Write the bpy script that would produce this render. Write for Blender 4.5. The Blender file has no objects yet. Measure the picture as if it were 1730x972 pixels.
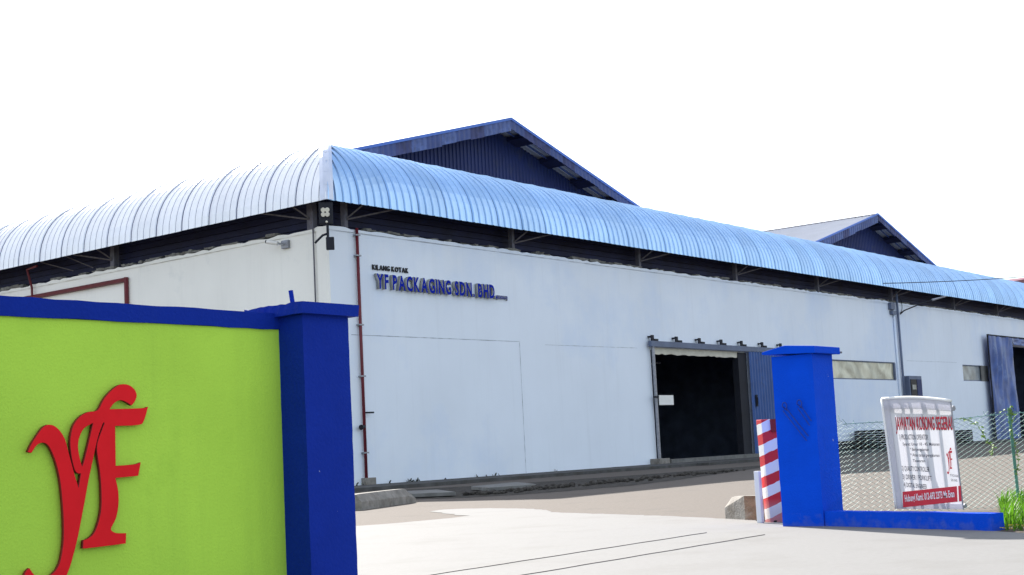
import bpy, bmesh, math, random
from mathutils import Vector, Matrix, noise as mn
random.seed(7)
S = bpy.context.scene
COL = S.collection

# ------------------------------------------------------------------ camera
# world X runs along the long factory facade, Y goes into the building, Z is up; metres
cam_d = bpy.data.cameras.new('camera'); cam = bpy.data.objects.new('camera', cam_d); COL.objects.link(cam)
PSI, PITCH, ROLL, EYE = 0.66351358, 0.099669, -0.0502815, 1.2
def _w(d):
    s, c = math.sin(PSI), math.cos(PSI)
    return Vector((d[0]*s + d[1]*c, -d[0]*c + d[1]*s, d[2]))
_f = Vector((0, math.cos(PITCH), math.sin(PITCH))); _u = Vector((0, -math.sin(PITCH), math.cos(PITCH))); _r = Vector((1, 0, 0))
CR = _w(math.cos(ROLL)*_r + math.sin(ROLL)*_u); CU = _w(-math.sin(ROLL)*_r + math.cos(ROLL)*_u); CF = _w(_f)
m = Matrix((CR, CU, -CF)).transposed().to_4x4(); m.translation = Vector((0, 0, EYE))
cam.matrix_world = m
cam_d.sensor_width = 36; cam_d.lens = 2310.87/1730*36; cam_d.shift_y = 45.03/1730
cam_d.clip_start = 0.1; cam_d.clip_end = 3000
S.camera = cam

# ------------------------------------------------------------------ sky and sun
SUN_TRAVEL = Vector((-0.86, -1.42, -1.0)).normalized()
to_sun = -SUN_TRAVEL
w = bpy.data.worlds.new('World'); S.world = w; w.use_nodes = True
nt = w.node_tree; nt.nodes.clear()
out = nt.nodes.new('ShaderNodeOutputWorld'); bg = nt.nodes.new('ShaderNodeBackground')
sky = nt.nodes.new('ShaderNodeTexSky'); sky.sky_type = 'NISHITA'; sky.sun_disc = False
sky.sun_elevation = math.asin(to_sun.z); sky.sun_rotation = math.atan2(to_sun.x, to_sun.y)
sky.air_density = 1.0; sky.dust_density = 1.2; sky.ozone_density = 1.5
tc = nt.nodes.new('ShaderNodeTexCoord'); cn = nt.nodes.new('ShaderNodeTexNoise'); cn.inputs['Scale'].default_value = 2.2; cn.inputs['Detail'].default_value = 6
nt.links.new(tc.outputs['Generated'], cn.inputs['Vector'])
crp = nt.nodes.new('ShaderNodeMapRange'); crp.inputs[1].default_value = 0.42; crp.inputs[2].default_value = 0.62; crp.inputs[4].default_value = 0.75
nt.links.new(cn.outputs['Fac'], crp.inputs[0])
cmx = nt.nodes.new('ShaderNodeMix'); cmx.data_type = 'RGBA'; cmx.inputs[7].default_value = (6.5, 6.45, 6.3, 1)      # thin bright cloud all round
nt.links.new(crp.outputs[0], cmx.inputs[0]); nt.links.new(sky.outputs[0], cmx.inputs[6])
nt.links.new(cmx.outputs[2], bg.inputs[0]); bg.inputs[1].default_value = 0.10
nt.links.new(bg.outputs[0], out.inputs[0])
sun_d = bpy.data.lights.new('sun', 'SUN'); sun = bpy.data.objects.new('sun', sun_d); COL.objects.link(sun)
sun_d.energy = 5.0; sun_d.angle = math.radians(0.5); sun_d.color = (1.0, 0.95, 0.88)
sun.rotation_euler = SUN_TRAVEL.to_track_quat('-Z', 'Y').to_euler(); sun.location = (0, 0, 60)
S.view_settings.view_transform = 'Standard'; S.view_settings.look = 'None'
S.view_settings.exposure = 1.42; S.view_settings.gamma = 1

# ------------------------------------------------------------------ materials
def mat(name, col, rough=0.7, metal=0.0, var=0.12, scale=1.5, bump=0.0, bscale=30, dirt=None, dirt_scale=0.6, dirt_at=0.55, spec=0.4, coat=0, streak=0.0, streak_col=(0.3,0.3,0.32), chip=None, orand=0.0, base=None):
    M = bpy.data.materials.new(name); M.use_nodes = True
    t = M.node_tree; b = t.nodes['Principled BSDF']
    geo = t.nodes.new('ShaderNodeNewGeometry')
    n1 = t.nodes.new('ShaderNodeTexNoise'); n1.inputs['Scale'].default_value = scale; n1.inputs['Detail'].default_value = 6
    t.links.new(geo.outputs['Position'], n1.inputs['Vector'])
    r1 = t.nodes.new('ShaderNodeMapRange'); r1.inputs[1].default_value = 0.3; r1.inputs[2].default_value = 0.7
    r1.inputs[3].default_value = 1-var; r1.inputs[4].default_value = 1+var
    t.links.new(n1.outputs['Fac'], r1.inputs[0])
    mul = t.nodes.new('ShaderNodeVectorMath'); mul.operation = 'SCALE'; mul.inputs[0].default_value = col
    t.links.new(r1.outputs[0], mul.inputs['Scale'])
    last = mul.outputs[0]
    if dirt:
        n2 = t.nodes.new('ShaderNodeTexNoise'); n2.inputs['Scale'].default_value = dirt_scale; n2.inputs['Detail'].default_value = 8; n2.inputs['Roughness'].default_value = 0.65
        t.links.new(geo.outputs['Position'], n2.inputs['Vector'])
        r2 = t.nodes.new('ShaderNodeMapRange'); r2.inputs[1].default_value = dirt_at; r2.inputs[2].default_value = dirt_at+0.18
        t.links.new(n2.outputs['Fac'], r2.inputs[0])
        mx = t.nodes.new('ShaderNodeMix'); mx.data_type = 'RGBA'
        t.links.new(r2.outputs[0], mx.inputs[0]); t.links.new(last, mx.inputs[6]); mx.inputs[7].default_value = (*dirt, 1)
        last = mx.outputs[2]
    if streak:
        mp = t.nodes.new('ShaderNodeMapping'); mp.inputs['Scale'].default_value = (1.6, 1.6, 0.09)
        n4 = t.nodes.new('ShaderNodeTexNoise'); n4.inputs['Scale'].default_value = 1.7; n4.inputs['Detail'].default_value = 7; n4.inputs['Roughness'].default_value = 0.7
        t.links.new(geo.outputs['Position'], mp.inputs[0]); t.links.new(mp.outputs[0], n4.inputs['Vector'])
        r4 = t.nodes.new('ShaderNodeMapRange'); r4.inputs[1].default_value = 0.52; r4.inputs[2].default_value = 0.80; r4.inputs[4].default_value = streak
        t.links.new(n4.outputs['Fac'], r4.inputs[0])
        mx = t.nodes.new('ShaderNodeMix'); mx.data_type = 'RGBA'
        t.links.new(r4.outputs[0], mx.inputs[0]); t.links.new(last, mx.inputs[6]); mx.inputs[7].default_value = (*streak_col, 1); last = mx.outputs[2]
    if chip:
        n5 = t.nodes.new('ShaderNodeTexNoise'); n5.inputs['Scale'].default_value = 11; n5.inputs['Detail'].default_value = 3
        t.links.new(geo.outputs['Position'], n5.inputs['Vector'])
        r5 = t.nodes.new('ShaderNodeMapRange'); r5.inputs[1].default_value = 0.765; r5.inputs[2].default_value = 0.78
        t.links.new(n5.outputs['Fac'], r5.inputs[0])
        mx = t.nodes.new('ShaderNodeMix'); mx.data_type = 'RGBA'
        t.links.new(r5.outputs[0], mx.inputs[0]); t.links.new(last, mx.inputs[6]); mx.inputs[7].default_value = (*chip, 1); last = mx.outputs[2]
    if base:
        sp = t.nodes.new('ShaderNodeSeparateXYZ'); t.links.new(geo.outputs['Position'], sp.inputs[0])
        n7 = t.nodes.new('ShaderNodeTexNoise'); n7.inputs['Scale'].default_value = 9; n7.inputs['Detail'].default_value = 6; t.links.new(geo.outputs['Position'], n7.inputs['Vector'])
        a7 = t.nodes.new('ShaderNodeMath'); a7.operation = 'MULTIPLY_ADD'; a7.inputs[1].default_value = -0.55; t.links.new(n7.outputs['Fac'], a7.inputs[0]); t.links.new(sp.outputs[2], a7.inputs[2])
        r7 = t.nodes.new('ShaderNodeMapRange'); r7.inputs[1].default_value = -0.16; r7.inputs[2].default_value = -0.30; r7.inputs[4].default_value = 0.22; t.links.new(a7.outputs[0], r7.inputs[0])
        mx = t.nodes.new('ShaderNodeMix'); mx.data_type = 'RGBA'
        t.links.new(r7.outputs[0], mx.inputs[0]); t.links.new(last, mx.inputs[6]); mx.inputs[7].default_value = (*base, 1); last = mx.outputs[2]
    if orand:
        oi = t.nodes.new('ShaderNodeObjectInfo'); r6 = t.nodes.new('ShaderNodeMapRange'); r6.inputs[3].default_value = 1-orand; r6.inputs[4].default_value = 1+orand*0.4
        t.links.new(oi.outputs['Random'], r6.inputs[0]); sc_ = t.nodes.new('ShaderNodeVectorMath'); sc_.operation = 'SCALE'
        t.links.new(last, sc_.inputs[0]); t.links.new(r6.outputs[0], sc_.inputs['Scale']); last = sc_.outputs[0]
    t.links.new(last, b.inputs['Base Color'])
    b.inputs['Roughness'].default_value = rough; b.inputs['Metallic'].default_value = metal
    b.inputs['Specular IOR Level'].default_value = spec
    if coat: b.inputs['Coat Weight'].default_value = coat
    if bump:
        n3 = t.nodes.new('ShaderNodeTexNoise'); n3.inputs['Scale'].default_value = bscale; n3.inputs['Detail'].default_value = 5
        t.links.new(geo.outputs['Position'], n3.inputs['Vector'])
        bp = t.nodes.new('ShaderNodeBump'); bp.inputs['Strength'].default_value = bump; bp.inputs['Distance'].default_value = 0.02
        t.links.new(n3.outputs['Fac'], bp.inputs['Height']); t.links.new(bp.outputs[0], b.inputs['Normal'])
    return M

M = {}
M['asphalt'] = mat('weathered yard concrete', (0.112, 0.096, 0.083), 0.95, var=0.12, scale=14, bump=0.15, bscale=60, dirt=(0.085, 0.075, 0.067), dirt_scale=0.7, dirt_at=0.56, spec=0.2)
M['concrete'] = mat('pale apron concrete', (0.184, 0.183, 0.180), 0.9, var=0.04, scale=16, bump=0.12, bscale=70, dirt=(0.166, 0.164, 0.159), dirt_scale=0.8, dirt_at=0.5, chip=(0.12, 0.117, 0.11), spec=0.2)
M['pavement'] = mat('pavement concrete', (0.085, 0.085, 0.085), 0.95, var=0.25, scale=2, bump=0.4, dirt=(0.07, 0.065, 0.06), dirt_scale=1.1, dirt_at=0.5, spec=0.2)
M['drain'] = mat('drain soil and shade tone', (0.06, 0.055, 0.05), 1.0, var=0.5, scale=4, bump=0.8, spec=0.1)
M['slab'] = mat('cover slab concrete', (0.17, 0.17, 0.165), 0.95, var=0.2, scale=3, bump=0.4, dirt=(0.12, 0.12, 0.11), dirt_scale=2, spec=0.2)
M['wall'] = mat('painted plaster wall', (0.78, 0.845, 0.94), 0.85, var=0.035, scale=0.25, bump=0.15, bscale=9, dirt=(0.66, 0.76, 0.93), dirt_scale=0.10, dirt_at=0.48, spec=0.25, streak=0.16, streak_col=(0.48, 0.52, 0.58))
M['wall_side'] = mat('off white painted plaster', (0.90, 0.90, 0.86), 0.85, streak=0.15, streak_col=(0.55, 0.55, 0.53), var=0.03, scale=0.4, bump=0.15, bscale=9, dirt=(0.76, 0.78, 0.76), dirt_scale=0.5, spec=0.25)
M['joint'] = mat('plaster joint', (0.32, 0.36, 0.42), 0.9, var=0.4, scale=3)
M['mortar'] = mat('rough mortar edge', (0.20, 0.20, 0.19), 1.0, var=0.4, scale=5, bump=1.0, bscale=14, dirt=(0.12, 0.11, 0.10), dirt_scale=2.5, dirt_at=0.5)
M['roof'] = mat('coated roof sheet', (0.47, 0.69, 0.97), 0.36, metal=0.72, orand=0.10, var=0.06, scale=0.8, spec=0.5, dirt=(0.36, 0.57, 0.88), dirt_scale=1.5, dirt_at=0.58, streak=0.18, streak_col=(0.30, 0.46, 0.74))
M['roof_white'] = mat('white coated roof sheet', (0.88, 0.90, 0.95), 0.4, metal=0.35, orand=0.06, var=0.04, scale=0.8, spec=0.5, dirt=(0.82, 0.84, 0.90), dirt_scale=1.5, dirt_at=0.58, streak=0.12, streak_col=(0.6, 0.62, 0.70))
M['flash'] = mat('hip flashing', (0.62, 0.67, 0.80), 0.4, metal=0.35, var=0.05, scale=2)
M['roof2'] = mat('pale grey roof sheet', (0.46, 0.47, 0.51), 0.45, metal=0.3, var=0.06, scale=0.6, dirt=(0.5, 0.5, 0.52), dirt_scale=0.8)
M['navy'] = mat('navy cladding', (0.011, 0.026, 0.125), 0.6, metal=0.1, var=0.15, scale=0.5, dirt=(0.03, 0.04, 0.10), dirt_scale=0.8)
M['fasc_a'] = mat('blue fascia sheet', (0.040, 0.070, 0.22), 0.55, var=0.15, scale=2, dirt=(0.06, 0.07, 0.14), dirt_scale=2)
M['fasc_b'] = mat('faded fascia sheet', (0.070, 0.110, 0.28), 0.6, var=0.3, scale=4, dirt=(0.06, 0.08, 0.20), dirt_scale=2.5)
M['fasc_c'] = mat('rusty fascia sheet', (0.045, 0.055, 0.15), 0.7, var=0.3, scale=3)
M['verge'] = mat('blue verge trim', (0.06, 0.16, 0.55), 0.5, var=0.1)
M['clad'] = mat('dark clerestory cladding', (0.006, 0.010, 0.048), 0.7, var=0.3, scale=1)
M['post'] = mat('grey steel post', (0.11, 0.11, 0.14), 0.7, var=0.25, scale=4, dirt=(0.09, 0.07, 0.07), dirt_scale=4)
M['brace'] = mat('rusty brace', (0.11, 0.10, 0.11), 0.7, var=0.3, scale=5)
M['redpipe'] = mat('dark red pipe', (0.13, 0.012, 0.022), 0.5, var=0.2, scale=3)
M['dark'] = mat('black plastic', (0.009, 0.011, 0.02), 0.75, var=0.2)
M['steel'] = mat('dull steel', (0.28, 0.29, 0.33), 0.45, metal=0.5, var=0.2, scale=6)
M['white'] = mat('white paint', (0.78, 0.78, 0.76), 0.6, var=0.04, scale=4)
M['lamp'] = mat('lamp glass', (0.7, 0.68, 0.6), 0.15, var=0.05)
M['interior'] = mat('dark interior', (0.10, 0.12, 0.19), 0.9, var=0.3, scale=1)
M['door'] = mat('blue sheet door', (0.035, 0.09, 0.28), 0.5, metal=0.1, var=0.15, scale=1, dirt=(0.04, 0.06, 0.14), dirt_scale=1.2)
M['track'] = mat('grey blue track', (0.11, 0.14, 0.22), 0.6, var=0.15)
M['cream'] = mat('cream lintel', (0.62, 0.60, 0.52), 0.8, var=0.1, scale=3)
M['tarp'] = mat('blue tarpaulin', (0.045, 0.10, 0.32), 0.45, var=0.3, scale=1.2, dirt=(0.12, 0.2, 0.42), dirt_scale=1.0, dirt_at=0.55)
M['blue'] = mat('blue gate paint', (0.005, 0.026, 0.28), 0.7, var=0.06, scale=3, bump=0.35, bscale=40, spec=0.07, streak=0.25, streak_col=(0.012, 0.04, 0.22), chip=(0.35, 0.4, 0.5))
M['blue_pillar'] = mat('lit blue pillar paint', (0.001, 0.065, 0.62), 0.7, var=0.06, scale=3, bump=0.3, bscale=40, spec=0.06, streak=0.3, streak_col=(0.004, 0.06, 0.5), chip=(0.45, 0.5, 0.6), base=(0.16, 0.18, 0.24))  # lighter copy of the gate blue, with the pillar's light in the colour
M['green'] = mat('lime green plaster', (0.43, 0.70, 0.075), 0.85, var=0.06, scale=0.9, bump=0.25, bscale=60, streak=0.35, streak_col=(0.28, 0.48, 0.06), dirt=(0.38, 0.64, 0.065), dirt_scale=1.2, dirt_at=0.6, spec=0.2)
M['red'] = mat('red emblem paint', (0.74, 0.014, 0.022), 0.75, var=0.05, scale=6)
M['red'].node_tree.nodes['Principled BSDF'].inputs['Specular IOR Level'].default_value = 0.1
M['seam'] = mat('dark lap seam shade', (0.09, 0.10, 0.20), 0.8, var=0.2)
M['seam_blue'] = mat('blue lap seam shade', (0.16, 0.26, 0.48), 0.7, var=0.2)
M['hook_and_shadow'] = mat('dark blue hook and shadow tone', (0.003, 0.03, 0.26), 0.5, var=0.1)
M['red_edge'] = mat('emblem edge', (0.22, 0.008, 0.012), 0.6, var=0.1)
M['letter_blue'] = mat('blue letter face', (0.006, 0.020, 0.34), 0.8, var=0.05, spec=0.08)
M['letter_grey'] = mat('grey letter side', (0.34, 0.35, 0.34), 0.5, metal=0.3, var=0.1)
M['black'] = mat('black paint', (0.01, 0.01, 0.015), 0.6, var=0.1)
M['ink'] = mat('dark print', (0.03, 0.03, 0.06), 0.6, var=0.1)
M['redink'] = mat('red print', (0.62, 0.03, 0.05), 0.6, var=0.05)
M['whiteink'] = mat('white print', (0.85, 0.82, 0.82), 0.6, var=0.05)
M['oldconc'] = mat('old concrete block', (0.24, 0.225, 0.205), 0.95, var=0.25, scale=4, bump=0.7, bscale=25, dirt=(0.16, 0.14, 0.12), dirt_scale=3.5, dirt_at=0.5)
M['brownconc'] = mat('brown broken concrete', (0.20, 0.14, 0.10), 0.95, var=0.4, scale=5, bump=0.8, bscale=20, dirt=(0.30, 0.26, 0.22), dirt_scale=3, dirt_at=0.52)
M['rail'] = mat('steel rail', (0.10, 0.09, 0.085), 0.6, metal=0.4, var=0.3, scale=6)
M['wire'] = mat('fence wire', (0.17, 0.32, 0.29), 0.6, metal=0.0, var=0.35, scale=5)
M['fpost'] = mat('green fence post', (0.10, 0.26, 0.20), 0.6, var=0.3, scale=6)
M['leaf'] = mat('creeper leaf', (0.14, 0.26, 0.03), 0.6, var=0.35, scale=8)
M['soil'] = mat('soil', (0.09, 0.07, 0.05), 1.0, var=0.4, scale=4, bump=0.8)
M['maroon'] = mat('maroon roof', (0.16, 0.035, 0.06), 0.6, var=0.15, scale=0.6)
M['wood'] = mat('dark pallet wood', (0.035, 0.03, 0.03), 0.9, var=0.4, scale=4)
M['weed'] = mat('weed leaf', (0.012, 0.02, 0.012), 0.7, var=0.3, scale=10)
M['petal'] = mat('yellow petal', (0.75, 0.6, 0.03), 0.7, var=0.1)
M['cable'] = mat('cable sheath', (0.02, 0.03, 0.07), 0.6, var=0.1)

def glass_mat(name, col, rough=0.08, mixnoise=True):
    Mx = mat(name, col, rough, var=0.0)
    t = Mx.node_tree; b = t.nodes['Principled BSDF']
    n = t.nodes.new('ShaderNodeTexNoise'); n.inputs['Scale'].default_value = 0.45; n.inputs['Distortion'].default_value = 1.5; n.inputs['Detail'].default_value = 3
    geo = t.nodes.new('ShaderNodeNewGeometry'); t.links.new(geo.outputs['Position'], n.inputs['Vector'])
    cr = t.nodes.new('ShaderNodeValToRGB'); cr.color_ramp.elements[0].color = (col[0]*0.45, col[1]*0.45, col[2]*0.45, 1); cr.color_ramp.elements[0].position = 0.35
    cr.color_ramp.elements[1].color = (*col, 1); cr.color_ramp.elements[1].position = 0.62
    t.links.new(n.outputs['Fac'], cr.inputs[0]); t.links.new(cr.outputs[0], b.inputs['Base Color'])
    b.inputs['Specular IOR Level'].default_value = 0.7
    return Mx
M['film'] = glass_mat('cloudy plastic window film', (0.62, 0.61, 0.48), 0.25)
M['film2'] = glass_mat('grey window film', (0.22, 0.26, 0.30), 0.25)

def fabric():
    Mx = bpy.data.materials.new('banner fabric'); Mx.use_nodes = True; t = Mx.node_tree; b = t.nodes['Principled BSDF']
    b.inputs['Base Color'].default_value = (0.66, 0.66, 0.70, 1); b.inputs['Roughness'].default_value = 0.7
    tr = t.nodes.new('ShaderNodeBsdfTranslucent'); tr.inputs[0].default_value = (0.75, 0.75, 0.80, 1)
    mx = t.nodes.new('ShaderNodeMixShader'); mx.inputs[0].default_value = 0.6
    t.links.new(b.outputs[0], mx.inputs[1]); t.links.new(tr.outputs[0], mx.inputs[2])
    t.links.new(mx.outputs[0], t.nodes['Material Output'].inputs[0]); return Mx
M['fabric'] = fabric()
def grass_mat():
    Mx = mat('grass blade', (0.05, 0.14, 0.008), 0.5, var=0.5, scale=7)
    t = Mx.node_tree; b = t.nodes['Principled BSDF']
    tr = t.nodes.new('ShaderNodeBsdfTranslucent'); tr.inputs[0].default_value = (0.10, 0.26, 0.012, 1)
    mx = t.nodes.new('ShaderNodeMixShader'); mx.inputs[0].default_value = 0.45
    t.links.new(b.outputs[0], mx.inputs[1]); t.links.new(tr.outputs[0], mx.inputs[2])
    t.links.new(mx.outputs[0], t.nodes['Material Output'].inputs[0]); return Mx
M['grass'] = grass_mat()
def stripe_mat():
    Mx = mat('red and white hazard stripes', (0.8, 0.8, 0.78), 0.6, var=0.04, scale=8)
    t = Mx.node_tree; b = t.nodes['Principled BSDF']
    geo = t.nodes.new('ShaderNodeNewGeometry'); dp = t.nodes.new('ShaderNodeVectorMath'); dp.operation = 'DOT_PRODUCT'
    dp.inputs[1].default_value = (-0.20/0.305, 0.36/0.305, 1/0.305)
    nz = t.nodes.new('ShaderNodeTexNoise'); nz.inputs['Scale'].default_value = 9
    t.links.new(geo.outputs['Position'], dp.inputs[0]); t.links.new(geo.outputs['Position'], nz.inputs['Vector'])
    ad = t.nodes.new('ShaderNodeMath'); ad.operation = 'MULTIPLY_ADD'; ad.inputs[1].default_value = 0.10
    t.links.new(nz.outputs['Fac'], ad.inputs[0]); t.links.new(dp.outputs['Value'], ad.inputs[2])
    ph = t.nodes.new('ShaderNodeMath'); ph.operation = 'ADD'; ph.inputs[1].default_value = 0.30
    fr = t.nodes.new('ShaderNodeMath'); fr.operation = 'FRACT'; gt = t.nodes.new('ShaderNodeMath'); gt.operation = 'GREATER_THAN'; gt.inputs[1].default_value = 0.5
    t.links.new(ad.outputs[0], ph.inputs[0]); t.links.new(ph.outputs[0], fr.inputs[0]); t.links.new(fr.outputs[0], gt.inputs[0])
    mx = t.nodes.new('ShaderNodeMix'); mx.data_type = 'RGBA'; mx.inputs[6].default_value = (0.80, 0.79, 0.77, 1); mx.inputs[7].default_value = (0.60, 0.02, 0.03, 1)
    t.links.new(gt.outputs[0], mx.inputs[0])
    # worn, dusty foot
    sp = t.nodes.new('ShaderNodeSeparateXYZ'); t.links.new(geo.outputs['Position'], sp.inputs[0])
    mr = t.nodes.new('ShaderNodeMapRange'); mr.inputs[1].default_value = 0.16; mr.inputs[2].default_value = 0.34; mr.inputs[3].default_value = 0.45; mr.inputs[4].default_value = 0.0
    t.links.new(sp.outputs[2], mr.inputs[0])
    m2 = t.nodes.new('ShaderNodeMix'); m2.data_type = 'RGBA'; m2.inputs[7].default_value = (0.5, 0.42, 0.40, 1)
    t.links.new(mr.outputs[0], m2.inputs[0]); t.links.new(mx.outputs[2], m2.inputs[6]); t.links.new(m2.outputs[2], b.inputs['Base Color'])
    return Mx
M['stripes'] = stripe_mat()

# ------------------------------------------------------------------ helpers
def face(bm, pts):
    return bm.faces.new([bm.verts.new(p) for p in pts])
def box(bm, x0, x1, y0, y1, z0, z1):
    vs = [bm.verts.new(p) for p in ((x0,y0,z0),(x1,y0,z0),(x1,y1,z0),(x0,y1,z0),(x0,y0,z1),(x1,y0,z1),(x1,y1,z1),(x0,y1,z1))]
    for f in ((0,3,2,1),(4,5,6,7),(0,1,5,4),(1,2,6,5),(2,3,7,6),(3,0,4,7)): bm.faces.new([vs[i] for i in f])
def tube(bm, pts, r, n=6, cap=True):
    pts = [Vector(p) for p in pts]; rings = []
    for i, p in enumerate(pts):
        d = (pts[min(i+1, len(pts)-1)] - pts[max(i-1, 0)]).normalized()
        a = d.orthogonal().normalized() if i == 0 else (prev - d*prev.dot(d)).normalized()
        prev = a; b = d.cross(a)
        rr = r[i] if isinstance(r, (list, tuple)) else r
        rings.append([bm.verts.new(p + rr*(math.cos(2*math.pi*k/n)*a + math.sin(2*math.pi*k/n)*b)) for k in range(n)])
    for A, B in zip(rings, rings[1:]):
        for k in range(n): bm.faces.new((A[k], A[(k+1)%n], B[(k+1)%n], B[k]))
    if cap: bm.faces.new(rings[0][::-1]); bm.faces.new(rings[-1])
def prism(bm, poly, y0, y1, plane='XZ'):
    def P(a, b, c): return {'XZ': (a, c, b), 'YZ': (c, a, b), 'XY': (a, b, c)}[plane]
    A = [bm.verts.new(P(p[0], p[1], y0)) for p in poly]; B = [bm.verts.new(P(p[0], p[1], y1)) for p in poly]
    bm.faces.new(A); bm.faces.new(B[::-1]); n = len(poly)
    for i in range(n): bm.faces.new((A[i], B[i], B[(i+1)%n], A[(i+1)%n]))
def wloc(o):
    v = Vector(o.location)
    while o.parent: o = o.parent; v = v + o.location
    return v
def tag(o, label=None, cat=None, group=None, kind=None):
    if label: o['label'] = label
    if cat: o['category'] = cat
    if group: o['group'] = group
    if kind: o['kind'] = kind
    return o
def empty(name, loc, label, cat, group=None):
    o = bpy.data.objects.new(name, None); COL.objects.link(o); o.location = loc; o.empty_display_size = 0.2
    return tag(o, label, cat, group)
def link(name, bm, material, parent=None, label=None, cat=None, group=None, kind=None, smooth=False, bevel=0, weld=True):
    if weld: bmesh.ops.remove_doubles(bm, verts=bm.verts, dist=1e-5)
    bmesh.ops.recalc_face_normals(bm, faces=bm.faces)
    if bevel: bmesh.ops.bevel(bm, geom=[e for e in bm.edges if len(e.link_faces) == 2 and e.calc_face_angle(0) > 0.6], offset=bevel, segments=2, affect='EDGES', profile=0.6)
    xs = [v.co.x for v in bm.verts]; ys = [v.co.y for v in bm.verts]; zs = [v.co.z for v in bm.verts]
    c = Vector(((min(xs)+max(xs))/2, (min(ys)+max(ys))/2, min(zs)))
    for v in bm.verts: v.co -= c
    me = bpy.data.meshes.new(name); bm.to_mesh(me); bm.free()
    for mm in (material if isinstance(material, (list, tuple)) else [material]): me.materials.append(mm)
    if smooth:
        for p in me.polygons: p.use_smooth = True
    o = bpy.data.objects.new(name, me); COL.objects.link(o)
    if parent: o.parent = parent; o.location = c - wloc(parent)
    else: o.location = c
    return tag(o, label, cat, group, kind)
def inst(name, me, loc, parent, rot=None):
    o = bpy.data.objects.new(name, me); COL.objects.link(o); o.parent = parent; o.location = Vector(loc) - wloc(parent)
    if rot: o.rotation_euler = rot
    return o
def bxo(name, material, parent, *dims, **kw):
    bm = bmesh.new(); box(bm, *dims); return link(name, bm, material, parent, **kw)
def text_mesh(s, extrude=0.0, fat=0.0):
    cu = bpy.data.curves.new('lettering', 'FONT'); cu.body = s; cu.size = 1; cu.extrude = extrude; cu.offset = fat; cu.resolution_u = 3
    o = bpy.data.objects.new('tmp', cu); COL.objects.link(o)
    dg = bpy.context.evaluated_depsgraph_get(); me = bpy.data.meshes.new_from_object(o.evaluated_get(dg))
    bpy.data.objects.remove(o); bpy.data.curves.remove(cu)
    return me
def mesh_bounds(me):
    xs = [v.co.x for v in me.vertices]; ys = [v.co.y for v in me.vertices]
    return min(xs), max(xs), min(ys), max(ys)

# ================================================================== GROUND
bm = bmesh.new(); face(bm, [(-600,-600,0),(1400,-600,0),(1400,1400,0),(-600,1400,0)])
link('ground', bm, M['asphalt'], kind='structure')
apron = [(16.2,18.6),(17.654,17.622),(18.152,17.351),(18.883,17.176),(19.497,17.104),(20.316,17.155),(20.5,17.6),(21.009,18.267),(21.6,19.1),(21.999,19.710),(22.726,19.926),(22.941,19.514),(22.989,18.803),(22.517,17.503),(21.9,16.5),(21.101,15.792),(20.559,14.594),(20.061,13.484),(19.389,11.986),(18.666,10.681),(18.1,9.6),(17.9,8.6),(16.95,8.1),(16.4,6.8),(15.93,5.55),(15.59,5.0),(13.5,-1.0),(10,-12),(-12,-12),(-12,18)]
def rough(poly, n, amp):
    r = []
    for i in range(len(poly)):
        a, b = Vector(poly[i]), Vector(poly[(i+1) % len(poly)])
        L = (b-a).length; k = max(1, int(L/n)) if L < 4 else 1
        for j in range(k):
            p = a.lerp(b, j/k)
            if j: p += Vector((random.uniform(-amp, amp), random.uniform(-amp, amp)))
            r.append((p.x, p.y))
    return r
ap = rough(apron, 0.16, 0.05)
bm = bmesh.new(); f = face(bm, [(x, y, 0.006) for x, y in ap]); bmesh.ops.triangulate(bm, faces=[f])
link('apron', bm, M['concrete'], kind='structure')
bm = bmesh.new(); f = face(bm, [(x, y, 0.004) for x, y in [(15.97,5.5),(17.4,5.9),(19.0,6.4),(20.4,6.9),(24,3.5),(30,-4),(13.9,-1.0),(15.62,5.0)]]); bmesh.ops.triangulate(bm, faces=[f])
link('verge_soil', bm, M['soil'], kind='structure')
# raised pavement along the facade, drain and painted shade strip, and its slabs
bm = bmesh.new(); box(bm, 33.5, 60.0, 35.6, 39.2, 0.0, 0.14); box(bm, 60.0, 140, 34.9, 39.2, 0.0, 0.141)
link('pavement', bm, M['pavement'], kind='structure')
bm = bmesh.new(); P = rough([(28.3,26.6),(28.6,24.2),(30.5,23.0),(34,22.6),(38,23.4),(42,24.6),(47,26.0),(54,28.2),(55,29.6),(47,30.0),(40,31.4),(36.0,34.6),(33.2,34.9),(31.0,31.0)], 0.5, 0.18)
f = face(bm, [(x, y, 0.006) for x, y in P]); bmesh.ops.triangulate(bm, faces=[f]); link('drain_and_shade_strip', bm, M['drain'], kind='structure')  # dark drain ground, spread wider to paint in the building's shade
def slab(pts, z, label):
    bm = bmesh.new(); A = [bm.verts.new((x, y, z)) for x, y in pts]; B = [bm.verts.new((x, y, z+0.11)) for x, y in pts]
    bm.faces.new(A[::-1]); bm.faces.new(B)
    for i in range(len(pts)): bm.faces.new((A[i], A[(i+1)%len(pts)], B[(i+1)%len(pts)], B[i]))
    link('cover_slab', bm, M['slab'], label=label, cat='concrete slab', group='slabs over the drain', bevel=0.015)
slab([(31.44,29.3),(31.9,28.2),(29.5,25.4),(29.0,26.6)], 0.03, 'flat grey concrete slab over the drain, nearer the grey kerb by the left gate pillar')
slab([(34.0,28.6),(37.2,29.2),(34.3,26.2),(32.1,26.3)], 0.03, 'larger flat grey concrete slab over the drain, in the middle of the shaded strip')
bm = bmesh.new()
for i in range(260):
    t = random.random(); x = 30+17*t + random.uniform(-.5, .5); y = 25.0 + 1.6*t + random.gauss(0, .45); r = random.uniform(.03, .11)
    bmesh.ops.create_icosphere(bm, subdivisions=1, radius=r, matrix=Matrix.Translation((x, y, r*0.5)) @ Matrix.Diagonal((1.3, 1, 0.7, 1)))
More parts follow.
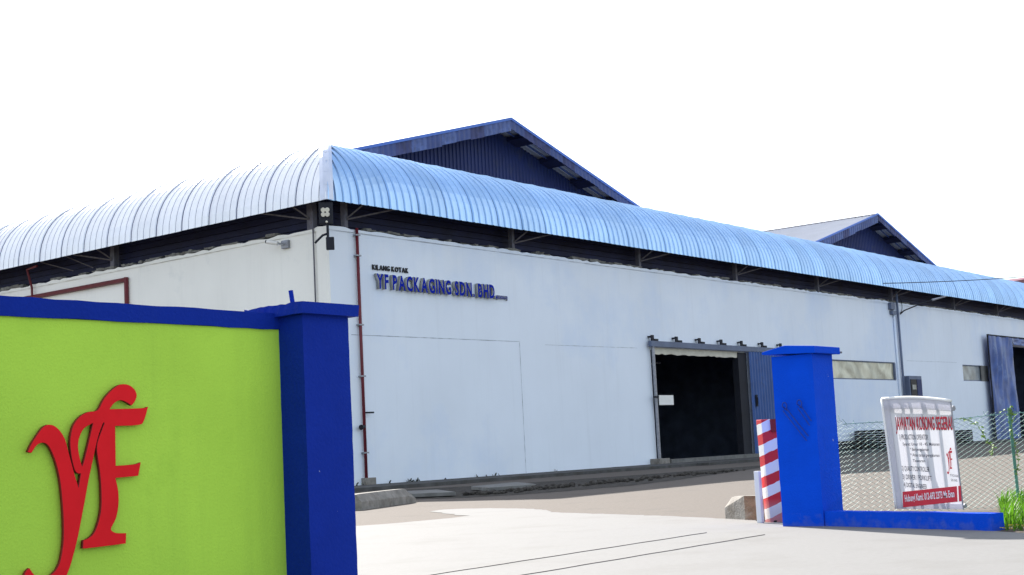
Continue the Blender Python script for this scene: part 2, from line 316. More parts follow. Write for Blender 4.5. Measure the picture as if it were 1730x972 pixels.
link('rubble', bm, M['drain'], label='dark stones and rubble scattered along the drain edge before the facade', cat='rubble', kind='stuff')

# gate rails sunk in the apron
for y, x0, x1, lab in ((8.25, 7.95, 15.42, 'thin dark gate rail in the white concrete, the one nearer the viewer'), (9.29, 8.2, 15.78, 'thin dark gate rail in the white concrete, the one nearer the factory')):
    n = 60; bm = bmesh.new(); prev = None
    for i in range(n+1):
        x = x0 + (x1-x0)*i/n; t = 1 - max(0, (i-n+6)/6)*0.7
        w0 = (0.020 if y < 9 else 0.014)*t*random.uniform(.75, 1.2); yy = y + 0.008*math.sin(i*0.7)
        c = [bm.verts.new((x, yy-w0, 0.007)), bm.verts.new((x, yy-w0*0.6, 0.014)), bm.verts.new((x, yy+w0*0.6, 0.014)), bm.verts.new((x, yy+w0, 0.007))]
        if prev:
            for k in range(3): bm.faces.new((prev[k], prev[k+1], c[k+1], c[k]))
        prev = c
    link('gate_rail', bm, M['rail'], label=lab, cat='rail', group='sliding gate rails')

# ================================================================== FACTORY
WY, WX = 39.2, 38.43           # facade planes
XE, YE = 141.0, 80.5           # far ends
Z_TOP = 10.6
fac = empty('factory_building', (WX, WY, 0), 'long pale blue factory with a barrel shaped metal canopy roof round its corner', 'factory')
D1 = (61.97, 72.1, 0.0, 6.24); D2 = (119.55, 126.5, 0.0, 8.1); W1 = (84.0, 94.7, 4.88, 6.18); W2 = (108.2, 113.6, 4.98, 6.27)
def wall_with_holes(bm, x0, x1, z0, z1, holes, y0, y1, split=None):
    xs = sorted({x0, x1, *[h[0] for h in holes], *[h[1] for h in holes]}); zs = sorted({z0, z1, *[h[2] for h in holes], *[h[3] for h in holes]})
    for a, b in zip(xs, xs[1:]):
        for c, d in zip(zs, zs[1:]):
            cx, cz = (a+b)/2, (c+d)/2
            if any(h[0] < cx < h[1] and h[2] < cz < h[3] for h in holes): continue
            box(bm, a, b, y0, y1, c, d)
bm = bmesh.new(); wall_with_holes(bm, WX, XE, 0, 10.45, [D1, D2, W1, W2], WY, WY+0.3)
link('facade_wall', bm, M['wall'], fac, label='long facade wall of pale blue painted plaster', weld=False)
bm = bmesh.new(); box(bm, WX, WX+0.3, WY+0.3, YE, 0, 10.45); link('side_wall', bm, M['wall_side'], fac, label='off white side wall under the canopy')
# ragged mortar line at the head of both walls
def ragged(n, a0, a1, fixed, axis):
    wm = M['wall'] if axis == 'x' else M['wall_side']
    bm = bmesh.new(); prev = None
    for i in range(n+1):
        a = a0 + (a1-a0)*i/n; h = 10.57 + random.uniform(-.035, .05) + 0.012*math.sin(a*1.3)
        o = -random.uniform(0.02, 0.06)
        pts = [(a, fixed+o, 10.44), (a, fixed+o, h), (a, fixed+0.28, h+random.uniform(0, .06))] if axis == 'x' else [(fixed+o, a, 10.44), (fixed+o, a, h), (fixed+0.28, a, h+random.uniform(0, .06))]
        c = [bm.verts.new(p) for p in pts]
        if prev:
            for k in range(2): bm.faces.new((prev[k], prev[k+1], c[k+1], c[k]))
        prev = c
    link('mortar_edge', bm, wm, fac)
    bm = bmesh.new()
    for i in range(int(abs(a1-a0)*1.4)):
        a = random.uniform(a0, a1); L = random.uniform(.2, 1.1); t = random.uniform(.03, .11)
        if axis == 'x': box(bm, a, a+L, fixed-0.04, fixed+0.25, 10.60, 10.60+t)
        else: box(bm, fixed-0.04, fixed+0.25, a, a+L, 10.60, 10.60+t*1.3)
    bmesh.ops.subdivide_edges(bm, edges=bm.edges[:], cuts=1)
    for v in bm.verts: v.co += Vector((random.uniform(-.03,.03), random.uniform(-.03,.03), random.uniform(-.025,.025)))
    link('mortar_lumps', bm, M['mortar'], fac, kind='stuff', weld=False)
ragged(330, WX-0.02, XE, WY, 'x'); ragged(140, WY-0.02, YE, WX, 'y')
# corner pilaster on the side wall
bxo('corner_pilaster', M['wall_side'], fac, WX-0.07, WX+0.0, WY+0.0, WY+0.62, 0, 10.5)
# plaster joints
for x0, x1, z, h in ((39.5, 50.62, 6.22, 0.03), (52.6, 60.7, 6.2, 0.02), (96.9, 107.0, 6.35, 0.02)):
    bm = bmesh.new(); prev = None; n = 40
    for i in range(n+1):
        x = x0+(x1-x0)*i/n; hh = h*random.uniform(.4, 1.1); zz = z + 0.07*(x-x0)/(x1-x0)
        c = [bm.verts.new((x, WY-0.004, zz-hh/2)), bm.verts.new((x, WY-0.004, zz+hh/2))]
        if prev: bm.faces.new((prev[0], c[0], c[1], prev[1]))
        prev = c
    link('plaster_joint', bm, M['joint'], fac)
bm = bmesh.new(); prev = None
for i in range(41):
    z = 0.15+6.1*i/40; hh = 0.03*random.uniform(.4, 1.2); x = 50.6
    c = [bm.verts.new((x-hh/2, WY-0.0045, z)), bm.verts.new((x+hh/2, WY-0.0045, z))]
    if prev: bm.faces.new((prev[0], prev[1], c[1], c[0]))
    prev = c
link('plaster_joint', bm, M['joint'], fac)
# faded damp band low on the wall (own paint coat)
# clerestory cladding under the canopy
bm = bmesh.new()
for k in range(9):
    z = 10.5 + k*0.28; box(bm, WX+0.5, XE, WY+0.52-0.02*(k%2), WY+0.6, z, z+0.25)
box(bm, WX+0.45, XE, WY+0.61, WY+0.7, 10.45, 14.0)
link('clerestory_cladding', bm, M['clad'], fac)
bm = bmesh.new()
for k in range(9):
    z = 10.5 + k*0.28; box(bm, WX+0.52-0.02*(k%2), WX+0.6, WY+0.72, YE, z, z+0.25)
box(bm, WX+0.61, WX+0.7, WY+0.72, YE, 10.45, 14.0)
link('clerestory_cladding', bm, M['clad'], fac)
# ---- barrel canopy
R, EY, EX, EZ = 3.0, 38.3, 37.53, 11.43
PITCHR = 0.45
def profile(th): return R*(1-math.cos(th)), R*math.sin(th)     # inward, up
TH_MAX = math.radians(112)
def sheet(side, s0, width, nseg=14, cut=False, first_tall=True):
    cols = []
    nr = round(width/PITCHR)
    for k in range(nr):
        h = (0.075 if k == 0 else 0.058) if side == 'R' else (0.06 if k == 0 else 0.026)
        wb = 0.0 if side == 'R' else -0.045
        b = k*PITCHR
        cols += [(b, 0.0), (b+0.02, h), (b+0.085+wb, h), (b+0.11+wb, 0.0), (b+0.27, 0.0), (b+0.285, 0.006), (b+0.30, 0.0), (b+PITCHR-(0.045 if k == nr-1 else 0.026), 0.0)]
    cols.append((width+0.03, 0.012))
    bm = bmesh.new(); grid = []
    for s, h in cols:
        tot = s0+s
        thm = TH_MAX
        if cut and tot < R*(1-math.cos(TH_MAX)): thm = math.acos(max(-1, 1-tot/R))
        col = []
        for i in range(nseg+1):
            th = thm*i/nseg; t, z = profile(th)
            nx, nz = -math.cos(th), math.sin(th)
            t += nx*h; z += nz*h
            col.append(bm.verts.new((s, t, z) if side == 'R' else (t, s, z)))
        grid.append(col)
    for ci, (A, B) in enumerate(zip(grid, grid[1:])):
        for i in range(nseg):
            q = (A[i], B[i], B[i+1], A[i+1]) if side == 'R' else (A[i], A[i+1], B[i+1], B[i])
            f = bm.faces.new(q)
            if ci % 8 == 7: f.material_index = 1  # narrow strip beside each rib carries the lap's shade in its colour
    bmesh.ops.remove_doubles(bm, verts=bm.verts, dist=1e-5)
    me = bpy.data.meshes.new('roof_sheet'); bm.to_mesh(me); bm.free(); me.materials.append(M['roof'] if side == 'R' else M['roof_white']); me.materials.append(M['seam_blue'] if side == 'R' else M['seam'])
    for p in me.polygons: p.use_smooth = False
    return me
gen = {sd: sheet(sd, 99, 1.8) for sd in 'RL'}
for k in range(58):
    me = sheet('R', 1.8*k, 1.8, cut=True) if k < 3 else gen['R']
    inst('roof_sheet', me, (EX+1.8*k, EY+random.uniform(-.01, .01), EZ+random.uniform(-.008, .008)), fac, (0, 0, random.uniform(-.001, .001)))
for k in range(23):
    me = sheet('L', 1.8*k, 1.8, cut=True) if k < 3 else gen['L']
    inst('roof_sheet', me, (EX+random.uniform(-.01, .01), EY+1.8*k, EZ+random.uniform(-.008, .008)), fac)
# hip flashing over the mitre
nfl = 7; TH_M = math.radians(80)
for k in range(nfl):
    bm = bmesh.new(); rows = []
    for j in range(4):
        th = TH_M*(k + j/3*1.03)/nfl; t, z = profile(th); lift = 0.035 + 0.012*(1 - j/3)
        c = Vector((EX+t, EY+t, EZ+z)); nr = Vector((-math.cos(th)*0.7071, -math.cos(th)*0.7071, math.sin(th))).normalized()
        top = c + nr*lift
        wd = 0.30
        def onb(side, d, up=0.075):
            # a point d metres away from the mitre on one of the two barrels
            if side == 'R': return Vector((EX+t+d, EY+t - math.cos(th)*up, EZ+z+math.sin(th)*up))
            return Vector((EX+t - math.cos(th)*up, EY+t+d, EZ+z+math.sin(th)*up))
        rows.append([bm.verts.new(p) for p in (onb('L', wd), onb('L', wd*.35, .09), top, onb('R', wd*.35, .09), onb('R', wd))])
    for A, B in zip(rows, rows[1:]):
        for i in range(4): bm.faces.new((A[i], A[i+1], B[i+1], B[i]))
    link('hip_flashing', bm, M['flash'], fac)
# roof deck behind the barrels
bm = bmesh.new(); face(bm, [(EX+4.1, EY+4.1, 14.2), (XE, EY+4.1, 14.2), (XE, YE, 14.2), (EX+4.1, YE, 14.2)])
link('roof_deck', bm, M['roof2'], fac)
# far gable end closing the canopy, back wall
bxo('end_wall', M['wall'], fac, XE-0.3, XE, WY+0.3, YE, 0, 14.1)
bxo('back_wall', M['wall'], fac, WX+0.3, XE-0.3, YE-0.3, YE, 0, 14.1)
# canopy edge beam + posts and braces
for k, x in enumerate((39.35, 50.4, 61.35, 71.9, 82.9, 95.0, 107.4, 117.6, 128.5)):
    bm = bmesh.new(); box(bm, x, x+0.19, WY-0.02, WY+0.2, 10.5, 11.9)
    link('canopy_post', bm, M['post'], fac)
    bm = bmesh.new(); tube(bm, [(x+0.13, WY-0.03, 10.95), (x+2.5, EY+0.12, 11.56)], 0.035, 5); link('canopy_brace', bm, M['brace'], fac)
    bm = bmesh.new(); tube(bm, [(x+0.13, WY-0.03, 11.0), (x+0.5, EY+0.1, 11.6)], 0.035, 5); link('canopy_brace', bm, M['brace'], fac)
for y in (40.1, 53.4, 66.5):
    bm = bmesh.new(); box(bm, WX-0.02, WX+0.26, y, y+0.3, 10.5, 11.9); link('canopy_post', bm, M['post'], fac)
    bm = bmesh.new(); tube(bm, [(WX-0.03, y+0.15, 11.0), (EX+0.12, y+2.4, 11.52)], 0.035, 5); link('canopy_brace', bm, M['brace'], fac)
    bm = bmesh.new(); tube(bm, [(WX-0.03, y+0.15, 11.05), (EX+0.12, y+0.5, 11.6)], 0.035, 5); link('canopy_brace', bm, M['brace'], fac)
for y0, y1, z0, z1 in ((55.2, 56.6, 11.35, 10.75), (56.8, 58.6, 11.4, 10.7)):
    bm = bmesh.new(); tube(bm, [(WX+0.1, y0, z0-0.5), (WX-0.5, y1, z1+0.8)], 0.025, 5); link('canopy_brace', bm, M['brace'], fac)
bm = bmesh.new(); tube(bm, [(EX+0.16, EY+0.2, EZ+0.10), (EX+0.16, YE, EZ+0.10)], 0.05, 5); link('eave_rail', bm, M['brace'], fac)
bm = bmesh.new(); tube(bm, [(EX+0.2, EY+0.16, EZ+0.10), (XE, EY+0.16, EZ+0.10)], 0.05, 5); link('eave_rail', bm, M['brace'], fac)
# ---- door 1: dark opening, track, lintel, sliding leaf
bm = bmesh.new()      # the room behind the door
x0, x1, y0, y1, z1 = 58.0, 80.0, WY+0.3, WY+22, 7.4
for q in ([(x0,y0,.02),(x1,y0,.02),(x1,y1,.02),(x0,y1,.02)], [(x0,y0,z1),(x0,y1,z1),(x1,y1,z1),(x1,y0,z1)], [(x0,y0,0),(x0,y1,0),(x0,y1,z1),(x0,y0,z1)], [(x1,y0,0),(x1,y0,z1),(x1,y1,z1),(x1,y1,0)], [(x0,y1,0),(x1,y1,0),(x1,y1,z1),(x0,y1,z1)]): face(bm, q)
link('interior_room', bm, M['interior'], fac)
bm = bmesh.new(); x0, x1, y1, z1 = 117, 130, WY+22, 9.0
for q in ([(x0,y0,.02),(x1,y0,.02),(x1,y1,.02),(x0,y1,.02)], [(x0,y0,z1),(x0,y1,z1),(x1,y1,z1),(x1,y0,z1)], [(x0,y0,0),(x0,y1,0),(x0,y1,z1),(x0,y0,z1)], [(x1,y0,0),(x1,y0,z1),(x1,y1,z1),(x1,y1,0)], [(x0,y1,0),(x1,y1,0),(x1,y1,z1),(x0,y1,z1)]): face(bm, q)
link('interior_room', bm, M['interior'], fac)
bm = bmesh.new(); box(bm, 61.6, 77.6, 38.86, 39.06, 6.36, 6.66); link('door_track', bm, M['track'], fac)
bm = bmesh.new(); prev = None
for i in range(31):
    x = 62.1 + 9.3*i/30; zz = 6.0 + random.uniform(-.04, .03)
    c = [bm.verts.new((x, WY-0.06, zz)), bm.verts.new((x, WY-0.08, 6.33))]
    if prev: bm.faces.new((prev[0], c[0], c[1], prev[1]))
    prev = c
bmesh.ops.solidify(bm, geom=bm.faces[:], thickness=0.05); link('lintel_board', bm, M['cream'], fac)
for x in (61.75, 64.2, 66.65, 69.1, 71.5, 74.05, 76.45):
    bm = bmesh.new(); box(bm, x, x+0.24, 38.93, 39.0, 6.66, 6.98); box(bm, x, x+0.2, 39.0, WY, 6.86, 6.94); box(bm, x+0.24, x+0.62, 38.9, 38.98, 6.66, 6.78)
    link('track_bracket', bm, M['dark'], fac)
bm = bmesh.new(); prev = None
n = 60
for i in range(n+1):
    x = 72.35 + 5.1*i/n; y = 38.93 - (0.07 if (i//2) % 2 else 0.0)
    c = [bm.verts.new((x, y, 0.16)), bm.verts.new((x, y, 6.4))]
    if prev: bm.faces.new((prev[0], c[0], c[1], prev[1]))
    prev = c
leaf = link('sliding_door', bm, M['door'], fac)
bm = bmesh.new(); tube(bm, [(72.75, 38.8, 3.2), (72.75, 38.74, 3.3), (72.75, 38.74, 3.6), (72.75, 38.8, 3.7)], 0.03, 5); box(bm, 72.66, 72.84, 38.78, 38.84, 3.1, 3.8); link('handle', bm, M['dark'], leaf)
bxo('door_stile', M['dark'], fac, 71.3, 72.3, WY-0.12, WY+0.28, 0.15, 6.3)
bm = bmesh.new(); tube(bm, [(61.9, 38.98, 0.2), (61.9, 38.98, 6.36)], 0.09, 8); link('door_post', bm, M['steel'], fac)
bxo('post_footing', M['oldconc'], fac, 61.3, 62.3, 38.6, 39.19, 0.0, 0.42)
bxo('door_sill', M['slab'], fac, 62.4, 73.0, 38.55, 39.5, 0.12, 0.34)
bm = bmesh.new(); tube(bm, [(62.0, 40.2, 5.45), (68.2, 42.5, 5.9)], 0.05, 5); link('inner_rail', bm, M['steel'], fac)
for x, y, z0, z1 in ((67.5, 46, 0, 7.3), (71.5, 50, 0, 7.3), (64.5, 52, 0, 7.3)):
    bxo('inner_column', M['steel'], fac, x, x+0.3, y, y+0.3, z0, z1)
bxo('inner_shelf', M['wood'], fac, 66, 74, 47, 48, 2.0, 2.2)
# windows
for (a, b, c, d), mt in ((W1, 'film'), (W2, 'film2')):
    bm = bmesh.new(); nx = 36
    g = [[bm.verts.new((a+0.10+(b-a-0.2)*i/nx, WY+0.10+0.01*math.sin(i*0.7+j)+random.uniform(-.006,.006), c+0.08+(d-c-0.16)*j/6)) for i in range(nx+1)] for j in range(7)]
    for j in range(6):
        for i in range(nx): bm.faces.new((g[j][i], g[j][i+1], g[j+1][i+1], g[j+1][i]))
    fr = bmesh.new()
    box(fr, a, b, WY+0.04, WY+0.2, c, c+0.07); box(fr, a, b, WY+0.04, WY+0.2, d-0.07, d); box(fr, a, a+0.1, WY+0.04, WY+0.2, c+0.07, d-0.07); box(fr, b-0.22, b, WY-0.02, WY+0.2, c+0.07, d-0.07)
    wo = link('window_frame', fr, M['track'], fac); link('window_film', bm, M[mt], wo, smooth=True)
bxo('wall_patch', M['slab'], fac, 112.3, 113.9, WY-0.03, WY+0.02, 4.98, 6.27)
# door 2: tarpaulin curtain and header
def curtain(x0, x1, z0, z1, y, amp):
    bm = bmesh.new(); nx, nz = 28, 18
    g = [[bm.verts.new((x0+(x1-x0)*i/nx, y + amp*mn.noise(Vector((i*0.35, j*0.16, x0)))*1.6 + amp*.35*mn.noise(Vector((i*0.9, j*0.6, x0+5))) + random.uniform(-.008,.008), z0+(z1-z0)*j/nz)) for i in range(nx+1)] for j in range(nz+1)]
    for j in range(nz):
        for i in range(nx): bm.faces.new((g[j][i], g[j][i+1], g[j+1][i+1], g[j+1][i]))
    return bm
link('tarpaulin_curtain', curtain(113.2, 119.5, 0.1, 8.75, 38.75, 0.16), M['tarp'], fac, smooth=True)
link('tarpaulin_header', curtain(119.5, 128.5, 8.15, 8.75, 38.7, 0.06), M['tarp'], fac, smooth=True)
bm = bmesh.new(); tube(bm, [(113.1, 38.7, 8.8), (128.6, 38.7, 8.8)], 0.06, 6); tube(bm, [(113.12, 38.7, 0.1), (113.12, 38.7, 8.85)], 0.07, 6); link('curtain_rail', bm, M['dark'], fac)
bm = bmesh.new(); tube(bm, [(119.6, 38.9, 0.1), (119.6, 38.9, 8.1)], 0.05, 6); tube(bm, [(119.6, 38.9, 8.12), (128, 38.9, 8.12)], 0.05, 6); link('curtain_frame', bm, M['steel'], fac)

# ---- pipes, lamps, boxes on the walls (own things)
rp = empty('wall_pipe', (39.95, 39.1, 0), 'dark red vertical pipe down the facade beside the left gate pillar', 'pipe')
bm = bmesh.new(); tube(bm, [(39.93, 39.08, 0.16), (39.93, 39.08, 10.62)], 0.065, 8); link('riser', bm, M['redpipe'], rp, smooth=True)
bm = bmesh.new(); tube(bm, [(39.93, 39.06, 3.05), (40.42, 39.0, 3.05)], 0.035, 6); link('stub', bm, M['dark'], rp)
bm = bmesh.new(); tube(bm, [(39.93, 39.06, 2.5), (39.6, 38.95, 2.45)], [0.05, 0.11], 8); link('valve', bm, M['dark'], rp)
for z in (10.3, 9.45, 6.6, 4.5, 1.4):
    bxo('pipe_clamp', M['steel'], rp, 39.8, 40.06, 39.0, 39.195, z, z+0.06)
bxo('pipe_foot', M['oldconc'], rp, 39.75, 40.35, 38.95, 39.19, 0.14, 0.42)
dp = empty('downpipe', (95.65, 39.1, 0), 'thin dark vertical conduit on the facade right of the long window strip', 'pipe')
bm = bmesh.new(); tube(bm, [(95.65, 39.05, 0.16), (95.55, 39.05, 11.4)], 0.09, 8); link('riser', bm, M['track'], dp, smooth=True)
bm = bmesh.new(); tube(bm, [(95.0, 39.12, 0.16), (94.95, 39.12, 10.4)], 0.07, 6); link('riser', bm, M['wall'], dp, smooth=True)
bxo('junction_box', M['track'], dp, 94.2, 94.9, 38.95, 39.19, 10.0, 10.5); bxo('junction_box', M['track'], dp, 94.4, 95.1, 38.95, 39.19, 9.65, 9.92)
wl = empty('wall_lamp', (96.4, 39.0, 9.9), 'dark lamp arm reaching out from the facade beside the thin conduit', 'lamp')
bm = bmesh.new(); tube(bm, [(96.1, 39.1, 9.75), (96.4, 38.9, 10.0), (97.6, 38.2, 10.45), (98.6, 37.6, 10.75)], 0.05, 6); link('arm', bm, M['dark'], wl)
bm = bmesh.new(); tube(bm, [(98.6, 37.6, 10.76), (99.9, 37.0, 11.05)], [0.09, 0.05], 8); link('lamp_head', bm, M['steel'], wl)
bm = bmesh.new(); tube(bm, [(96.0+0.45*math.sin(a), 39.05, 10.4+0.55*math.cos(a)) for a in [i*math.pi/8 for i in range(9)]], 0.025, 5); link('cable_loop', bm, M['dark'], wl)
cb = empty('electric_cabinet', (97, 39.0, 0), 'tall dark electric cabinet on the facade behind the banner', 'cabinet')
bxo('cabinet_body', M['track'], cb, 95.95, 98.3, 38.75, 39.19, 1.2, 5.2); bxo('cabinet_door', M['black'], cb, 96.15, 97.2, 38.70, 38.748, 1.4, 4.95)
bxo('cabinet_door', M['navy'], cb, 97.3, 98.15, 38.70, 38.748, 1.4, 4.95); bxo('meter_window', M['film2'], cb, 96.3, 97.0, 38.67, 38.698, 4.2, 4.55)
ws = empty('notice_board', (62.6, 38.8, 3.2), 'small white notice board hung on the grey post of the open doorway', 'sign')
bxo('board', M['white'], ws, 61.98, 63.4, 38.82, 38.86, 3.24, 3.76); bxo('hanger', M['dark'], ws, 61.5, 61.98, 38.84, 38.9, 3.62, 3.72)
# side wall: red pipe frame, camera, conduits
rf = empty('red_pipe_frame', (38.3, 56, 9), 'dark red pipe frame on the side wall above the green boundary wall', 'pipe')
bm = bmesh.new(); tube(bm, [(38.33, 64.0, 9.96), (38.33, 52.4, 9.94)], 0.11, 6); link('top_pipe', bm, M['redpipe'], rf)
bm = bmesh.new(); tube(bm, [(38.33, 52.4, 10.05), (38.33, 52.4, 5.0)], 0.11, 6); link('side_pipe', bm, M['redpipe'], rf)
bm = bmesh.new(); tube(bm, [(38.25, 59.9, 5.0), (38.25, 59.9, 10.4)], 0.06, 6); tube(bm, [(38.25, 59.9, 10.4), (38.0, 59.9, 11.3), (37.9, 58.9, 11.35)], 0.06, 6)
link('conduit', bm, M['redpipe'], label='thin dark conduit climbing the side wall at the far left edge', cat='pipe')
bm = bmesh.new(); tube(bm, [(38.33, 39.98, 0.1), (38.33, 39.98, 11.3)], 0.035, 6)
link('conduit', bm, M['post'], label='thin grey conduit down the side wall beside the corner pilaster', cat='pipe')
cc = empty('security_camera', (38.4, 41.9, 10.2), 'white security camera on the side wall near the factory corner', 'camera')
bm = bmesh.new(); box(bm, 38.28, 38.42, 41.45, 41.85, 9.98, 10.32); link('mounting_box', bm, M['steel'], cc, bevel=0.02)
bm = bmesh.new(); tube(bm, [(38.28, 41.7, 10.15), (38.08, 41.85, 10.2)], 0.04, 6); link('bracket', bm, M['steel'], cc)
bm = bmesh.new(); tube(bm, [(38.06, 41.8, 10.19), (37.88, 42.25, 10.30)], 0.09, 10); link('camera_body', bm, M['white'], cc)
bm = bmesh.new(); tube(bm, [(37.877, 42.26, 10.302), (37.865, 42.30, 10.31)], 0.07, 10); link('lens', bm, M['dark'], cc)
# corner floodlight and hanging antenna box
fl = empty('corner_floodlight', (37.9, 38.8, 10.4), 'black floodlight housing with two lamps under the canopy corner', 'lamp')
C0 = Vector((37.75, 38.55, 0)); dr = Vector((0.62, -0.78, 0))
def fbox(name, mt, a0, a1, d0, d1, z0, z1, par):
    bm = bmesh.new(); nn = Vector((-0.78, -0.62, 0)); vs = []
    for z in (z0, z1):
        for a, d in ((a0, d0), (a1, d0), (a1, d1), (a0, d1)): p = C0 + dr*a + nn*d; vs.append(bm.verts.new((p.x, p.y, z)))
    for f in ((0,3,2,1),(4,5,6,7),(0,1,5,4),(1,2,6,5),(2,3,7,6),(3,0,4,7)): bm.faces.new([vs[i] for i in f])
    return link(name, bm, mt, par, bevel=0.03)
fbox('housing', M['dark'], -0.30, 0.24, 0.0, 0.18, 10.48, 11.35, fl)
for z in (11.03, 10.85):
    for a in (-0.12, 0.04):
        bm = bmesh.new(); nn = Vector((-0.78, -0.62, -0.25)); p = C0 + dr*a + Vector((-0.78,-0.62,0))*0.2 + Vector((0,0,z)); tube(bm, [p, p+nn*0.06], [0.10, 0.085], 10)
        link('lamp_lens', bm, M['lamp'], fl)
bm = bmesh.new(); p = C0 + Vector((-0.14, -0.11, 10.5)); bmesh.ops.create_icosphere(bm, subdivisions=2, radius=0.05, matrix=Matrix.Translation(p + Vector((-.03,-.03,0.05)))); link('indicator', bm, M['lamp'], fl)
an = empty('antenna_box', (37.8, 38.6, 9.5), 'small black box with a curved arm hanging under the corner floodlight', 'antenna')
q = C0 + Vector((-.08, -.06, 0)) + dr*0.02
bm = bmesh.new(); tube(bm, [q+Vector((0,0,10.48)), q+Vector((0,0,9.95))], 0.06, 6); link('stem', bm, M['dark'], an)
fbox('box_body', M['dark'], -0.06, 0.26, 0.05, 0.2, 9.44, 9.95, an)
bm = bmesh.new(); tube(bm, [q+Vector((0,0,10.1)) - dr*d + Vector((0,0,-h)) for d, h in ((0,0),(.2,.06),(.36,.2),(.52,.36))], 0.045, 6); link('arm', bm, M['dark'], an)
# weeds at the wall foot
bm = bmesh.new()
for cx, nb_ in ((39.4, 3), (41.1, 3), (42.5, 7), (42.8, 7), (44.6, 2), (46.9, 3), (48.0, 6), (52.6, 2)):
    for i in range(nb_):
        a = random.uniform(0, 6.28); l = random.uniform(.05, .17); bx, by = cx+random.gauss(0, .18), 39.05+random.uniform(-.12, .08)
        tx, ty = bx+math.cos(a)*l*.5, by+math.sin(a)*l*.5; ww = random.uniform(.02, .05)
        face(bm, [(bx-ww, by, .14), (bx+ww, by, .14), (tx+ww, ty, .14+l*.7), (tx, ty, .14+l)])
link('weeds', bm, M['weed'], label='small dark weeds growing along the foot of the facade', cat='weeds', kind='stuff')

